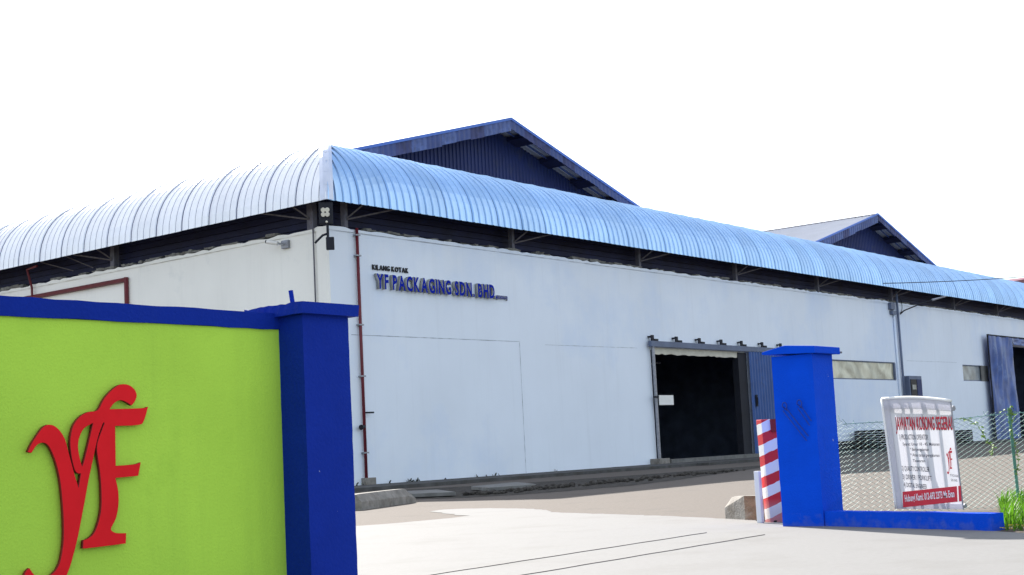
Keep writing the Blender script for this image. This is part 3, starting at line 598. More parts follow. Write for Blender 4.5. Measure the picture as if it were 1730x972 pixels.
# ================================================================== SHEDS WITH GABLES
def shed(name_label, xa, yf, za, half, depth, seed):
    random.seed(seed)
    T = empty('gabled_shed', (xa, yf, 0), name_label, 'shed', 'gabled sheds rising behind the barrel canopy')
    sl = 0.2845; over = 1.5; L = half*math.sqrt(1+sl*sl); ang = math.atan(sl)
    # ribbed roof sheet: local x down-slope, y along ridge
    bm = bmesh.new(); prev = None; pts = []
    for k in range(8):
        b = k*0.3; pts += [(b, 0), (b+.03, .04), (b+.07, .04), (b+.10, 0)]
    pts.append((2.4, 0.0)); 
    for s, h in pts:
        c = [bm.verts.new((0, s, h)), bm.verts.new((L, s, h))]
        if prev: bm.faces.new((prev[0], prev[1], c[1], c[0]))
        prev = c
    me = bpy.data.meshes.new('roof_sheet'); bm.to_mesh(me); bm.free(); me.materials.append(M['roof2'])
    bm = bmesh.new(); prev = None
    for s, h in pts:
        c = [bm.verts.new((0, s, h)), bm.verts.new((-L, s, h))]
        if prev: bm.faces.new((prev[0], c[0], c[1], prev[1]))
        prev = c
    me2 = bpy.data.meshes.new('roof_sheet'); bm.to_mesh(me2); bm.free(); me2.materials.append(M['roof2'])
    for k in range(int(depth/2.4)):
        inst('roof_sheet', me, (xa, yf+2.4*k, za), T, (0, ang, 0)); inst('roof_sheet', me2, (xa, yf+2.4*k, za), T, (0, -ang, 0))
    bm = bmesh.new(); prev = None
    for k in range(int(depth/2.4)+1):
        y = yf + 2.4*k
    prism(bm, [(xa-0.35, za-0.02), (xa, za+0.09), (xa+0.35, za-0.02), (xa, za+0.05)], yf, yf+int(depth/2.4)*2.4); link('ridge_cap', bm, M['roof2'], T)
    # gable cladding, each sheet its own part
    n = int(half*2/1.2)+1; yw = yf+over
    for k in range(n):
        x0 = xa-half+1.2*k; x1 = min(x0+1.2, xa+half); bm = bmesh.new(); prev = None
        if x1-x0 < 0.2: continue
        xs = []
        x = x0
        while x < x1-1e-6: xs += [(x, 0), (x+.1, 0), (x+.13, .05), (x+.23, .05), (x+.26, 0)]; x += 0.3
        xs = [q for q in xs if q[0] < x1-0.01] + [(x1, 0)]
        for x, d in xs:
            zt = za - 0.12 - abs(x-xa)*sl
            c = [bm.verts.new((x, yw-d, 10.0)), bm.verts.new((x, yw-d, zt))]
            if prev: bm.faces.new((prev[0], c[0], c[1], prev[1]))
            prev = c
        link('cladding_sheet', bm, M['navy'], T)
    # side walls below eaves
    for sx in (-1, 1):
        bm = bmesh.new(); xx = xa+sx*(half-0.3); box(bm, min(xx, xx-sx*.2), max(xx, xx-sx*.2), yw+.1, yf+depth-1, 10, za-half*sl-.15); link('side_wall', bm, M['navy'], T)
    # fascia sheets hanging along both verges
    for sx in (-1, 1):
        m_ = int(half/1.15)
        for k in range(m_):
            a0, a1 = 1.15*k, 1.15*(k+1); drop = (0.66 if sx < 0 else 0.50)*random.uniform(.93, 1.06); bm = bmesh.new(); prev = None; nn = 13
            for i in range(nn):
                a = a0 + (a1-a0)*i/(nn-1); d = 0.03 if (i//2) % 2 else 0.0
                z = za - a*sl - 0.02
                c = [bm.verts.new((xa+sx*a, yf-0.02-d, z-drop)), bm.verts.new((xa+sx*a, yf-0.02-d, z))]
                if prev: bm.faces.new((prev[0], c[0], c[1], prev[1]))
                prev = c
            r = random.random()
            if sx < 0: mt = 'fasc_b' if (k % 5 in (1, 3, 4) and r < .8) or k == 0 else ('fasc_c' if r < .45 else 'fasc_a')
            else: mt = 'fasc_a' if r < .85 else 'fasc_c'
            link('fascia_sheet', bm, M[mt], T)
    for sx in (-1, 1):
        bm = bmesh.new(); a = Vector((xa, 0, za+.03)); b = Vector((xa+sx*half, 0, za-half*sl+.03))
        prism(bm, [(a.x, a.z-.10), (b.x, b.z-.10), (b.x, b.z+.05), (a.x, a.z+.05)], yf-.09, yf-.055); link('verge_trim', bm, M['verge'], T)
    # purlins and rails under the overhang on both slopes
    for sx in (-1, 1):
        k = 0; a = 1.9
        while a < half-0.5:
            x = xa+sx*a; z = za-a*sl-0.08
            bm = bmesh.new(); prism(bm, [(x-.42, z-.24+.42*sl*sx), (x+.42, z-.24-.42*sl*sx), (x+.42, z-.42*sl*sx), (x-.42, z+.42*sl*sx)], yf+0.03, yw-0.06); link('purlin', bm, M['clad'], T); a += 2.9
        for d in (0.45, 0.95):
            bm = bmesh.new(); tube(bm, [(xa+sx*.4, yf+d, za-.4*sl-.14), (xa+sx*(half-.3), yf+d, za-(half-.3)*sl-.14)], 0.045, 4); link('soffit_rail', bm, M['fasc_b'], T)
    return T
shed('large navy gable with faded fascia sheets rising behind the canopy near the factory corner', 57.25, 44.2, 19.0, 15.0, 46, 3)
shed('distant navy gable with its pale grey roof slope in view above the far canopy', 105.5, 44.2, 18.92, 15.0, 60, 5)
random.seed(11)
# far maroon roofed building
mr = empty('maroon_roofed_building', (200, 66, 0), 'building with dark maroon roof just showing beyond the far right end of the canopy', 'building')
bm = bmesh.new(); prism(bm, [(176, 19.3), (205, 22.9), (234, 19.3), (234, 19.0), (176, 19.0)], 60, 84); link('roof', bm, M['maroon'], mr)
bxo('walls', M['wall'], mr, 178, 232, 61.5, 82.5, 0, 18.99)
tr = empty('distant_tree', (196, 70, 0), 'scrap of pale foliage above the maroon roof at the right edge', 'tree')
bm = bmesh.new(); tube(bm, [(200, 90, 0), (200.5, 90, 18), (200, 90, 27)], [.5, .35, .12], 7); link('trunk', bm, M['brownconc'], tr)
bm = bmesh.new()
for i in range(1600):
    v = Vector((random.gauss(0, 1), random.gauss(0, 1), random.gauss(0, 1))).normalized()*random.random()**.4; p = Vector((200+v.x*4.4, 90+v.y*3, 28.3+v.z*2.6)); s = random.uniform(.2, .5)
    a = Vector((random.uniform(-1,1), random.uniform(-1,1), random.uniform(-1,1))).normalized(); b = a.orthogonal().normalized()
    face(bm, [p-a*s, p+b*s*.5, p+a*s, p-b*s*.5])
link('crown', bm, M['leaf'], tr, weld=False)
# overhead cable across the canopy
bm = bmesh.new(); pts = []
for i in range(25):
    t = i/24; pts.append((86+62*t, 36.0-3.0*t, 11.0+6.2*t - 1.4*4*t*(1-t)*0.35))
tube(bm, pts, 0.03, 5); link('overhead_cable', bm, M['cable'], label='dark overhead cable crossing the right part of the canopy', cat='cable')

# ================================================================== WALL LETTERS
def letter_sign(parent, s, x0, x1, z0, z1, slope, y, depth, face_m, side_m, fat):
    glyphs = []; cur = 0
    for ch in s:
        if ch == ' ': cur += 0.30; continue
        me = text_mesh(ch, 0.5, fat); b = mesh_bounds(me); glyphs.append((ch, me, cur, b)); cur += (b[1]-b[0]) + 0.15
    tot = cur-0.15; sx = (x1-x0)/tot; H0 = 0.70; szz = (z1-z0)/H0
    for ch, me, cu, b in glyphs:
        bm = bmesh.new(); bm.from_mesh(me)
        for v in bm.verts:
            x = x0 + (cu + v.co.x - b[0])*sx; z = z0 + v.co.y*szz + slope*(x-x0)
            v.co = Vector((x, y + (0.5 - v.co.z)*depth, z))
        bmesh.ops.remove_doubles(bm, verts=bm.verts, dist=1e-5)
        bmesh.ops.recalc_face_normals(bm, faces=bm.faces)
        for f in bm.faces: f.material_index = 0 if f.normal.y < -0.9 else 1
        link('letter', bm, [face_m, side_m], parent, weld=False)
cs = empty('company_lettering', (45, 39.1, 8.2), 'raised company name in blue letters with grey sides high on the facade', 'sign')
letter_sign(cs, 'YF PACKAGING SDN. BHD.', 40.9, 48.85, 8.20, 8.80, 0.002, 38.99, 0.17, M['letter_blue'], M['letter_grey'], 0.028)
letter_sign(cs, '(354134-H)', 48.95, 49.75, 8.22, 8.38, 0.0, 39.1, 0.08, M['letter_blue'], M['letter_grey'], 0.02)
ks = empty('small_lettering', (42, 39.1, 9), 'small black raised letters reading KILANG KOTAK above the blue company name', 'sign')
letter_sign(ks, 'KILANG KOTAK', 40.85, 43.05, 8.99, 9.2, 0.0, 39.14, 0.05, M['black'], M['black'], 0.015)

# ================================================================== LEFT: BOUNDARY WALL, PILLAR, EMBLEM
GY = 7.93
bw = empty('boundary_wall', (3.5, GY, 0), 'lime green boundary wall under a blue coping beam', 'wall')
bxo('plaster_panel', M['green'], bw, -6.0, 7.2, GY, GY+0.12, 0, 2.226)
def rbeam(name, mt, par, x0, x1, y0, y1, z0, z1, n=40, amp=0.004, **kw):
    bm = bmesh.new(); prev = None
    for i in range(n+1):
        x = x0+(x1-x0)*i/n; j = lambda: random.uniform(-amp, amp)
        c = [bm.verts.new((x, y0+j(), z0+j())), bm.verts.new((x, y0+j(), z1+j())), bm.verts.new((x, y1, z1+j())), bm.verts.new((x, y1, z0+j()))]
        if prev:
            for k in range(4): bm.faces.new((prev[k], prev[(k+1)%4], c[(k+1)%4], c[k]))
        else: bm.faces.new(c)
        prev = c
    bm.faces.new(prev[::-1]); return link(name, bm, mt, par, smooth=False, **kw)
rbeam('coping', M['blue'], bw, -6.0, 7.2, GY-0.018, GY+0.2, 2.226, 2.352, 80)
lp = empty('gate_pillar', (7.45, 7.8, 0), 'blue gate pillar at the end of the lime green wall, left of the entrance', 'pillar', 'blue gate pillars')
def pillar_shaft(par, x0, x1, y0, y1, z1, mt, amp=0.0018):
    bm = bmesh.new(); rows = []
    nz = 26
    for k in range(nz+1):
        z = z1*k/nz; j = lambda: random.uniform(-amp, amp)
        rows.append([bm.verts.new(p) for p in ((x0+j(), y0+j(), z), (x1+j(), y0+j(), z), (x1+j(), y1+j(), z), (x0+j(), y1+j(), z))])
    for A, B in zip(rows, rows[1:]):
        for i in range(4): bm.faces.new((A[i], A[(i+1)%4], B[(i+1)%4], B[i]))
    bm.faces.new(rows[0][::-1]); bm.faces.new(rows[-1])
    return link('shaft', bm, mt, par)
pillar_shaft(lp, 7.20, 7.69, 7.66, 8.20, 2.32, M['blue'])
bm = bmesh.new(); nn = 14; prev = None
for i in range(nn+1):
    y = 7.6 + (8.27-7.6)*i/nn; j = lambda: random.uniform(-.006, .006)
    c = [bm.verts.new(p) for p in ((7.145+j(), y, 2.32+j()), (7.75+j(), y, 2.32), (7.755+j(), y, 2.41+j()), (7.15+j(), y, 2.41+j()))]
    if prev:
        for k in range(4): bm.faces.new((prev[k], prev[(k+1)%4], c[(k+1)%4], c[k]))
    else: bm.faces.new(c)
    prev = c
bm.faces.new(prev[::-1]); link('cap', bm, M['blue'], lp, bevel=0)
bm = bmesh.new(); tube(bm, [(7.4, 7.97, 2.40), (7.39, 7.985, 2.55)], 0.019, 10); link('conduit_stub', bm, M['blue'], lp)
# emblem
OUT=[ (4.989,1.350),(5.014,1.343),(5.053,1.391),(5.095,1.407),(5.132,1.393),(5.161,1.351),(5.195,1.269),(5.220,1.167),(5.234,1.045),(5.242,0.910),(5.240,0.775),(5.222,0.670),(5.198,0.606),(5.151,0.560),(5.083,0.544),(5.024,0.567),(4.987,0.615),(4.958,0.587),(4.946,0.526),(4.985,0.463),(5.081,0.433),(5.172,0.456),(5.242,0.521),(5.283,0.597),(5.316,0.688),(5.349,0.794),(5.375,0.900),(5.402,1.008),(5.437,1.157),(5.472,1.280),(5.499,1.383),(5.525,1.459),(5.559,1.531),(5.571,1.528),(5.538,1.458),(5.512,1.396),(5.507,1.334),(5.527,1.194),(5.534,1.083),(5.531,0.959),(5.506,0.864),(5.472,0.798),(5.428,0.767),(5.388,0.757),(5.384,0.710),(5.411,0.703),(5.718,0.709),(5.723,0.778),(5.648,0.784),(5.611,0.801),(5.605,0.822),(5.643,0.882),(5.665,0.964),(5.667,1.062),(5.646,1.154),(5.832,1.160),(5.855,1.251),(5.804,1.239),(5.651,1.235),(5.653,1.505),(5.845,1.509),(5.889,1.538),(5.927,1.634),(5.874,1.624),(5.611,1.619),(5.645,1.657),(5.696,1.681),(5.747,1.668),(5.789,1.643),(5.815,1.668),(5.834,1.711),(5.817,1.754),(5.767,1.785),(5.699,1.786),(5.631,1.746),(5.571,1.689),(5.519,1.613),(5.447,1.602),(5.382,1.572),(5.328,1.511),(5.303,1.422),(5.306,1.340),(5.318,1.271),(5.336,1.216),(5.358,1.197),(5.379,1.198),(5.359,1.100),(5.338,1.161),(5.309,1.258),(5.282,1.355),(5.265,1.416),(5.238,1.465),(5.200,1.503),(5.162,1.520),(5.123,1.518),(5.085,1.488),(5.023,1.409) ]
HOLE=[ (5.481,1.529),(5.412,1.496),(5.374,1.441),(5.360,1.380),(5.368,1.311),(5.387,1.239),(5.402,1.268),(5.439,1.384) ]
def smooth_poly(P, n=3, corner=50):
    r = []; N = len(P)
    isc = []
    for i in range(N):
        a = Vector(P[i])-Vector(P[i-1]); b = Vector(P[(i+1)%N])-Vector(P[i]); isc.append(a.angle(b) > math.radians(corner))
    for i in range(N):
        p0, p1, p2, p3 = Vector(P[i-1]), Vector(P[i]), Vector(P[(i+1)%N]), Vector(P[(i+2)%N])
        if isc[i]: p0 = p1 - (p2-p1)
        if isc[(i+1)%N]: p3 = p2 + (p2-p1)
        for k in range(n):
            t = k/n; q = 0.5*((2*p1) + (-p0+p2)*t + (2*p0-5*p1+4*p2-p3)*t*t + (-p0+3*p1-3*p2+p3)*t**3); r.append((q.x, q.y))
    return r
def emblem_mesh(extr):
    cu = bpy.data.curves.new('emblem', 'CURVE'); cu.dimensions = '2D'; cu.fill_mode = 'BOTH'; cu.extrude = extr
    for P in (smooth_poly(OUT), smooth_poly(HOLE)):
        sp = cu.splines.new('POLY'); sp.points.add(len(P)-1)
        for i, (x, z) in enumerate(P): sp.points[i].co = (x, z, 0, 1)
        sp.use_cyclic_u = True
    o = bpy.data.objects.new('tmp', cu); COL.objects.link(o)
    me = bpy.data.meshes.new_from_object(o.evaluated_get(bpy.context.evaluated_depsgraph_get())); bpy.data.objects.remove(o); bpy.data.curves.remove(cu); return me
em = emblem_mesh(0.014); bm = bmesh.new(); bm.from_mesh(em)
for v in bm.verts: v.co = Vector((v.co.x, GY-0.030-v.co.z, v.co.y))
bmesh.ops.remove_doubles(bm, verts=bm.verts, dist=1e-5); bmesh.ops.recalc_face_normals(bm, faces=bm.faces)
for f in bm.faces: f.material_index = 0 if abs(f.normal.y) > .9 else 1
link('company_emblem', bm, [M['red'], M['red_edge']], label='large raised red letters y and F joined as an emblem on the lime green wall', cat='emblem', weld=False)

# ================================================================== RIGHT: PILLAR, LOW WALL, POST, BLOCKS
rpil = empty('gate_pillar', (17.2, 8.45, 0), 'bright blue gate pillar with hooks standing between the striped post and the banner', 'pillar', 'blue gate pillars')
pillar_shaft(rpil, 16.88, 17.50, 8.14, 8.74, 2.30, M['blue_pillar'])
bm = bmesh.new()
sec = [(8.06, 2.30), (8.84, 2.335), (8.84, 2.37), (8.50, 2.435), (8.06, 2.395)]
prism(bm, sec, 16.80, 17.60, 'YZ'); link('cap', bm, M['blue_pillar'], rpil, bevel=0.008)
bm = bmesh.new(); box(bm, 17.6, 17.75, 8.10, 8.16, 2.32, 2.345); link('metal_tab', bm, M['post'], rpil)
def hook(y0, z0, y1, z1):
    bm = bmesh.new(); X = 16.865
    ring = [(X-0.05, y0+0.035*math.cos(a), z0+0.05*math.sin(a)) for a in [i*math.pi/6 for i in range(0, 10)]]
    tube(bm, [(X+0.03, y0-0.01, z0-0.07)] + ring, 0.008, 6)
    tube(bm, [(X-0.045, y0-0.02, z0-0.03), (X-0.012, y1, z1)], 0.007, 6)  # both slanting rods stand in for the hook's cast shadows, hence the dark tone
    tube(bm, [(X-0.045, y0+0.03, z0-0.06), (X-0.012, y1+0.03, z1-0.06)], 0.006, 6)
    link('hook', bm, M['hook_and_shadow'], rpil)
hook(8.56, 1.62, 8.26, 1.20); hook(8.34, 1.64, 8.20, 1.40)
# low wall, running towards the road
A = Vector((16.90, 8.13, 0)); B = Vector((15.97, 5.60, 0)); tdir = (B-A).normalized(); nin = Vector((-tdir.y, tdir.x, 0))   # towards +X
if nin.x < 0: nin = -nin
bm = bmesh.new(); prev = None; n = 24
for i in range(n+1):
    p = A.lerp(B, i/n); j = lambda: random.uniform(-.003, .003)
    c = [bm.verts.new(q) for q in (p+Vector((j(), 0, 0)), p+Vector((j(), 0, .20+j())), p+nin*.22+Vector((0, 0, .20+j())), p+nin*.22)]
    if prev:
        for k in range(4): bm.faces.new((prev[k], prev[(k+1)%4], c[(k+1)%4], c[k]))
    else: bm.faces.new(c)
    prev = c
bm.faces.new(prev[::-1]); link('low_wall', bm, M['blue_pillar'], label='low blue kerb wall running from the bright blue pillar under the banner', cat='wall')
# striped post with a white pipe beside it
zp = empty('striped_post', (17.8, 9.3, 0), 'red and white striped post leaning beside the bright blue pillar', 'post')
bm = bmesh.new(); P0 = Vector((17.66, 9.36, 0)); P1 = Vector((17.98, 9.14, 0)); th = (P1-P0).normalized(); nb = Vector((-th.y, th.x, 0))
def lean(p): return p + Vector((-0.0, 0.0, 0))*p.z
vs = []
for z in (0.0, 0.30, 0.6, 0.9, 1.2, 1.47):
    vs.append([bm.verts.new(Vector((p.x, p.y, z)) + Vector((0.012, -0.02, 0))*(1.0 - z) + Vector((random.uniform(-.003,.003),)*3)*.5) for p in (P0, P1, P1+nb*.16, P0+nb*.16)])
for a, b in zip(vs, vs[1:]):
    for i in range(4): bm.faces.new((a[i], a[(i+1)%4], b[(i+1)%4], b[i]))
bm.faces.new(vs[0][::-1]); bm.faces.new(vs[-1]); link('post_body', bm, M['stripes'], zp, bevel=0.008)
bm = bmesh.new(); c = P0.lerp(P1, .35); c2 = P0.lerp(P1, .62)
vs = [bm.verts.new(Vector((q.x, q.y, z)) - nb*o + Vector((0.012,-0.02,0))*(1-z)) for z in (1.29, 1.47) for q, o in ((c, .002), (c, .03), (c2, .03), (c2, .002))]
for f in ((0,3,2,1),(4,5,6,7),(0,1,5,4),(1,2,6,5),(2,3,7,6),(3,0,4,7)): bm.faces.new([vs[i] for i in f])
link('latch_plate', bm, M['red_edge'], zp)
bm = bmesh.new(); box(bm, 17.60, 17.68, 9.44, 9.52, 0, 0.74); link('marker_stub', bm, M['white'], label='short white stub post behind the striped post', cat='post', bevel=0.008)
# concrete blocks
def wheel_stop(o, d, L_, h, w_, end, label, mt, mt2):
    d = Vector(d).normalized(); nb = Vector((-d.y, d.x, 0)); bm = bmesh.new()
    prof = [(0, 0), (w_, 0), (w_, h*.5), (w_*.78, h), (w_*.22, h), (0, h*.5)]
    rings = []
    for i, (a, s) in enumerate([(0, .55), (end, 1), (L_*.5, 1), (L_-end*.3, 1), (L_, .96)]):
        rings.append([bm.verts.new(Vector(o) + d*a + nb*(q[0]) + Vector((0, 0, q[1]*s)) + Vector((random.uniform(-.008,.008), random.uniform(-.008,.008), random.uniform(-.006,.006) if q[1] else 0))) for q in prof])
    for a, b in zip(rings, rings[1:]):
        for i in range(6): bm.faces.new((a[i], a[(i+1)%6], b[(i+1)%6], b[i]))
    bm.faces.new(rings[0][::-1]); f = bm.faces.new(rings[-1]); f.material_index = 1
    o_ = link('concrete_block', bm, [mt, mt2], label=label, cat='kerb block', group='loose concrete kerb blocks')
    return o_
wheel_stop((26.3, 24.7, 0), (-0.93, -0.37, 0), 3.6, 0.38, 0.55, .5, 'long grey concrete kerb lying beside the left gate pillar before the factory', M['oldconc'], M['oldconc'])
bm = bmesh.new()
# short broken block by the striped post: pale chamfered end, brown broken face
a = Vector((18.68, 10.64, 0)); m1 = Vector((18.32, 10.10, 0)); r1 = Vector((18.25, 9.35, 0)); back = Vector((0.45, 0.1, 0))
def V3(p, z): return bm.verts.new((p.x, p.y, z))
p = [V3(a, 0), V3(m1, 0), V3(a, .17), V3(m1, .17), V3(a.lerp(m1, .28)+back*.3, .33), V3(m1+back*.02, .36), V3(r1, 0), V3(r1, .36), V3(a+back, 0), V3(r1+back, 0), V3(a+back, .17), V3(a.lerp(m1, .28)+back, .33), V3(r1+back, .36)]
for f in ((0,1,3,2),(2,3,5,4),(4,5,7,12,11),(0,2,10,8),(2,4,11,10),(8,10,11,12,9),(6,9,12,7),(0,8,9,6,1)): bm.faces.new([p[i] for i in f])
f = bm.faces.new([p[i] for i in (1,6,7,5,3)]); f.material_index = 1
link('concrete_block', bm, [M['oldconc'], M['brownconc']], label='short broken concrete block with a brown face beside the striped post', cat='kerb block', group='loose concrete kerb blocks', weld=False)
bm = bmesh.new()
for i in range(16):
    t = random.random(); x, y = 18.1-0.35*t+random.uniform(-.05,.05), 9.75-0.45*t+random.uniform(-.05,.05); r = random.uniform(.012, .035)
    bmesh.ops.create_icosphere(bm, subdivisions=1, radius=r, matrix=Matrix.Translation((x, y, r*.6)) @ Matrix.Diagonal((1.4, 1, .7, 1)))
link('rubble', bm, M['drain'], label='crumbs of dark rubble at the foot of the broken block', cat='rubble', kind='stuff')

# ================================================================== FENCE
fence = empty('chain_link_fence', (19.8, 7.4, 0), 'chain link fence with ragged top behind the low blue wall and banner', 'fence')
F0 = Vector((18.15, 9.43, 0)); F1 = Vector((22.4, 4.25, 0)); fd = (F1-F0).normalized(); FL = (F1-F0).length; fn = Vector((-fd.y, fd.x, 0))
HT = 1.37; cell = 0.054
ncol = int(FL/cell); bm = bmesh.new(); bm2 = bmesh.new()
def sag(s): return 0.03*math.sin(s*2.1) - (0.10 if s < 1.6 else 0.0)*(1-s/1.6) 
def wirept(s, z, off):
    p = F0 + fd*(s + 0.05*math.sin(z*4+s)*.5) + fn*(off + 0.03*math.sin(s*1.7+z*2)); return Vector((p.x, p.y, z))
for c in range(ncol):
    s0 = c*cell; top = HT + sag(s0) + random.uniform(-.012, .012)*(5 if s0 < 1.1 else 1)
    nzz = int(1.35/(cell*1.25))*2; pts = []
    for k in range(nzz+1):
        z = 0.02 + (top-0.02)*k/nzz; s = s0 + (cell*0.5 if (k+c) % 2 else -cell*0.5)*1.04 
        pts.append(wirept(s, z, 0.004 if (k+c) % 2 else -0.004))
    if s0 < 1.1 or random.random() < .15: pts.append(wirept(s0+random.uniform(-.05,.05), top+random.uniform(.02,.07), random.uniform(-.04,.02)))
    tube(bm, pts, 0.0043, 3, cap=False)
link('wire_mesh', bm, M['wire'], fence, kind='stuff', weld=False)
bm = bmesh.new(); tube(bm, [wirept(s, HT+sag(s)-.01, 0) for s in [1.0+i*.15 for i in range(int((FL-1.1)/.15))]], 0.006, 4); link('top_wire', bm, M['wire'], fence)
for s, h, lean_ in ((0.10, 1.32, .02), (3.52, 1.47, -.03), (6.2, 1.5, 0)):
    p = F0 + fd*s + fn*.03; bm = bmesh.new(); tube(bm, [(p.x, p.y, 0), (p.x+fd.x*lean_, p.y+fd.y*lean_, h)], 0.024, 8); link('fence_post', bm, M['fpost'], fence)
# creeper on the fence
cr = empty('creeper', (20.3, 7.0, 0), 'yellow green climbing creeper hanging on the chain link fence right of the banner', 'climbing plant')
bm = bmesh.new(); stem = bmesh.new()
def leafcl(s, z, r):
    p = F0 + fd*s - fn*random.uniform(.01, .06); p = Vector((p.x, p.y, z)); a = Vector((random.uniform(-1,1), random.uniform(-1,1), random.uniform(-1,1))).normalized(); b = a.orthogonal().normalized()
    face(bm, [p-a*r, p+b*r*.6, p+a*r, p-b*r*.6])
paths = [[(2.75,1.36),(2.9,1.30),(3.0,1.22),(3.06,1.1),(3.1,.98),(3.2,.92),(3.16,.8)], [(3.5,1.48),(3.5,1.3),(3.49,1.1),(3.52,.9),(3.55,.7),(3.5,.5)], [(3.35,1.42),(3.5,1.44),(3.55,1.35)]]
for P in paths:
    tube(stem, [Vector(((F0+fd*s-fn*.02).x, (F0+fd*s-fn*.02).y, z)) for s, z in P], 0.004, 4)
    for (s0, z0), (s1, z1) in zip(P, P[1:]):
        for i in range(11): t = random.random(); leafcl(s0+(s1-s0)*t+random.gauss(0,.025), z0+(z1-z0)*t+random.gauss(0,.02), random.uniform(.014,.032))
link('leaves', bm, M['leaf'], cr, weld=False); link('stem', stem, M['leaf'], cr)
# dark pallet stacks seen through the mesh, in front of the facade
def pallets(x0, x1, y0, y1, n, label, zb=0.142):
    T = empty('pallet_stack', ((x0+x1)/2, y0, zb), label, 'pallets', 'dark stacks before the far facade')
    for k in range(n):
        bm = bmesh.new(); z = zb+.16*k
        for a in (0, .45, .9): 
            xx = x0+(x1-x0-.12)*a/.9; box(bm, xx, xx+.12, y0, y1, z, z+.11)
        m_ = 7
        for q in range(m_): yy = y0+(y1-y0-.1)*q/(m_-1); box(bm, x0, x1, yy, yy+.1, z+.112, z+.135)
        link('pallet', bm, M['wood'], T, weld=False)
pallets(86.0, 88.9, 37.4, 38.8, 8, 'dark stacked pallets against the facade, seen through the fence left of the banner')
pallets(101.6, 104.2, 37.4, 38.8, 6, 'dark stacked pallets against the facade, seen through the fence right of the banner')
pallets(83.4, 85.6, 37.6, 38.8, 4, 'lower dark stack of pallets just right of the bright blue pillar, through the fence')

# ================================================================== BANNER
Ab = Vector((17.09, 7.25, 0)); tb = Vector((-0.300, -0.954, 0)).normalized(); nbn = Vector((tb.y, -tb.x, 0)).normalized()   # towards viewer
def BP(s, z, o=0.0): p = Ab + tb*s + nbn*(o - 0.05); return Vector((p.x, p.y, z))
ban = empty('recruitment_banner', BP(.5, .2), 'white recruitment banner with red bottom band leaning on the low blue wall', 'banner')
corner = {'TL': (-.101, 1.639), 'TR': (.989, 1.55), 'BR': (1.051, .205), 'BL': (0.0, .205)}
def bil(u, v):   # u to the right, v up
    bl, br, tl, tr_ = (Vector(corner[k]) for k in ('BL', 'BR', 'TL', 'TR')); q = (bl*(1-u)+br*u)*(1-v) + (tl*(1-u)+tr_*u)*v
    return q
def strip_patch(u0, u1, v0, v1, o, nu=16, nv=20, wav=0.0012, bulge=True):
    bm = bmesh.new(); g = []
    for j in range(nv+1):
        row = []
        for i in range(nu+1):
            u = u0+(u1-u0)*i/nu; v = v0+(v1-v0)*j/nv; q = bil(u, v)
            top = 0.03*math.sin(math.pi*u)*(v**3) if bulge else 0
            row.append(bm.verts.new(BP(q.x, q.y+top, o + wav*math.sin(u*14+v*3))))
        g.append(row)
    for j in range(nv):
        for i in range(nu): bm.faces.new((g[j][i], g[j][i+1], g[j+1][i+1], g[j+1][i]))
    return bm
link('banner_sheet', strip_patch(0.012, 0.99, 0.0, 1.0, 0.0), M['fabric'], ban, smooth=True)
for u0, u1, v0, v1 in ((.012, .10, 0, .90), (.012, .99, .905, .995), (.10, .99, 0.0, .055)):
    link('folded_border', strip_patch(u0, u1, v0, v1, -0.003, nu=10, nv=10, bulge=v1 > .99), M['fabric'], ban, smooth=True)
# wrapped hem on the frame
bm = bmesh.new(); tube(bm, [BP(*(bil(0.0, v)+Vector((0, 0))), -.012) for v in [i/12 for i in range(13)]] , 0.022, 8)
tube(bm, [BP(bil(u, 1).x, bil(u, 1).y+0.03*math.sin(math.pi*u), -.012) for u in [i/12 for i in range(13)]], 0.020, 8); link('hem', bm, M['white'], ban, smooth=True)
for u, r in ((0.10, .008), (0.265, .006), (0.385, .006), (0.57, .010), (0.765, .006), (0.985, .012)):
    bm = bmesh.new(); tube(bm, [BP(*bil(u, 0.0), -.004-r), BP(*bil(u+.005, 0.985), -.004-r)], r, 6); link('frame_bar', bm, M['steel'], ban)
for v, r in ((0.93, .035), (0.03, .03)):
    bm = bmesh.new(); tube(bm, [BP(*bil(0.02, v), -.075), BP(*bil(0.985, v), -.075)], r, 6); link('frame_bar', bm, M['steel'], ban)
# prop behind the banner
bm = bmesh.new(); tube(bm, [BP(.25, 1.1, -.06), BP(.28, .2, -.16)], .012, 6); tube(bm, [BP(.8, 1.1, -.06), BP(.8, .2, -.16)], .012, 6); link('prop', bm, M['steel'], ban)
# print
def rect_print(pts, o, mt, name='printed_band'):
    bm = bmesh.new(); n = 12; g = []
    for i in range(n+1):
        t = i/n; lo = Vector(pts[0]).lerp(Vector(pts[1]), t); hi = Vector(pts[3]).lerp(Vector(pts[2]), t)
        g.append((bm.verts.new(BP(lo.x, lo.y, o)), bm.verts.new(BP(hi.x, hi.y, o))))
    for a, b in zip(g, g[1:]): bm.faces.new((a[0], b[0], b[1], a[1]))
    return link(name, bm, mt, ban)
rect_print([(.127, .225), (.985, .300), (.992, .492), (.139, .425)], .012, M['redink'])
rect_print([(1.005, .302), (1.043, .305), (1.05, .497), (1.012, .494)], .012, M['redink'])
def line_print(s, p0, p1, h, o, mt, fat=0.0, flip=False):
    me = text_mesh(s, 0, fat); b = mesh_bounds(me); bm = bmesh.new(); bm.from_mesh(me)
    d = Vector(p1)-Vector(p0)
    for v in bm.verts:
        t = (v.co.x-b[0])/(b[1]-b[0]); z = v.co.y/0.7*h
        q = Vector(p0) + d*t; v.co = BP(q.x - 0.02*z, q.y+z, o)
    link('lettering', bm, mt, ban, weld=False)
line_print('JAWATAN KOSONG SEGERA!', (.115, 1.228), (1.0, 1.192), .165, .013, M['redink'], .012)
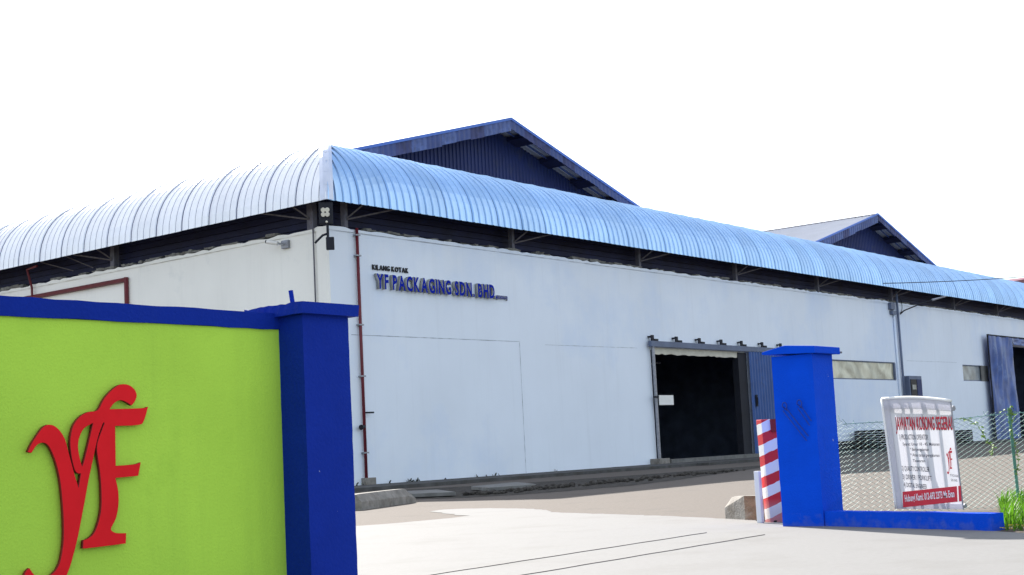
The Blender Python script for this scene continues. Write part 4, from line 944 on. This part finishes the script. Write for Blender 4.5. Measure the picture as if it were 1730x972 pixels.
line_print('JAWATAN KOSONG SEGERA!', (.108, 1.224), (.993, 1.188), .165, .0115, M['ink'], .018)
for s, p0, p1, h in (('1) PRODUCTION OPERATOR', (.154, 1.10), (.614, 1.08), .062), ('Syarat: Umur 18 - 45, Makanan', (.202, 1.02), (.781, 1.0), .036), ('* Berpengalaman', (.31, .95), (.609, .938), .036),
                     ('* Atau tanpa pengalaman', (.313, .878), (.767, .86), .036), ('Tawaran', (.343, .805), (.538, .797), .034), ('2) QUALITY CONTROLLER', (.160, .70), (.592, .675), .058),
                     ('3) DRIVER / FORKLIFT', (.160, .59), (.618, .562), .058), ('4) DIGITAL ENGINEER', (.168, .49), (.534, .46), .055)):
    line_print(s, p0, p1, h*1.05, .012, M['ink'], .012)
line_print('Hubungi Kami: 012-692 2373 Ms Evan', (.171, .30), (.948, .36), .085, .016, M['whiteink'], .02)
line_print('YF PACKAGING', (.90, .615), (1.03, .60), .03, .012, M['ink'], .01); line_print('SDN. BHD.', (.91, .555), (1.01, .545), .03, .012, M['ink'], .01)
em = emblem_mesh(0); bm = bmesh.new(); bm.from_mesh(em)
for v in bm.verts:
    x = (v.co.x-4.946)/(5.927-4.946); z = (v.co.y-.433)/(1.786-.433); v.co = BP(.862+.085*x*1.2, .64+.33*z, .012)
link('printed_emblem', bm, M['redink'], ban, weld=False)

# ================================================================== GRASS
bm = bmesh.new(); random.seed(21)
def blade(x, y, h, w_, z0=0.004):
    a = random.uniform(0, 6.28); bend = random.uniform(.15, .55)*h; dx, dy = math.cos(a)*bend, math.sin(a)*bend; px, py = -math.sin(a)*w_, math.cos(a)*w_
    v = [bm.verts.new(q) for q in ((x-px, y-py, z0), (x+px, y+py, z0), (x+dx*.35+px*.8, y+dy*.35+py*.8, z0+h*.6), (x+dx*.35-px*.8, y+dy*.35-py*.8, z0+h*.6), (x+dx, y+dy, z0+h))]
    bm.faces.new((v[0], v[1], v[2], v[3])); bm.faces.new((v[3], v[2], v[4]))
cnt = 0
while cnt < 8000:
    x = random.uniform(15.2, 21.0); y = random.uniform(3.2, 7.2)
    # edge of the verge: line from (15.97,5.5) to (13.9,-1.0); fence side (16.9,7.0)-(20.6,6.6)
    ex = 15.97 + (y-5.5)*(2.07/6.5) if y < 5.5 else 16.05 + (y-5.5)*0.9
    if x < ex + 0.05*random.random(): continue
    if y > x*5.5/15.97 - 0.03: continue
    near = min(1, (x-ex)/.5)
    cl = 0.5+0.5*math.sin(x*3.1+1.3*math.sin(y*2.7))*math.sin(y*3.7+x)
    if random.random() > .35+.65*cl: continue
    blade(x, y, 0.66*(0.09 + 0.30*near*random.random() + .12*cl)*(1.0 if x > 16.5 else .85), random.uniform(.006, .013)); cnt += 1
link('grass', bm, M['grass'], label='bright green grass clump at the end of the low blue wall', cat='grass', kind='stuff', weld=False)
bm = bmesh.new()
for i in range(9):
    x, y = 15.98+random.uniform(0, .28), 5.42+random.uniform(-.12, .1); z = random.uniform(.02, .07)
    for k in range(5): a = k*1.256; face(bm, [(x, y, z), (x+.022*math.cos(a-.4), y+.022*math.sin(a-.4), z+.006), (x+.03*math.cos(a), y+.03*math.sin(a), z), (x+.022*math.cos(a+.4), y+.022*math.sin(a+.4), z+.006)])
link('yellow_flowers', bm, M['petal'], label='tiny yellow flowers at the corner of the grass by the low wall end', cat='flowers', kind='stuff', weld=False)
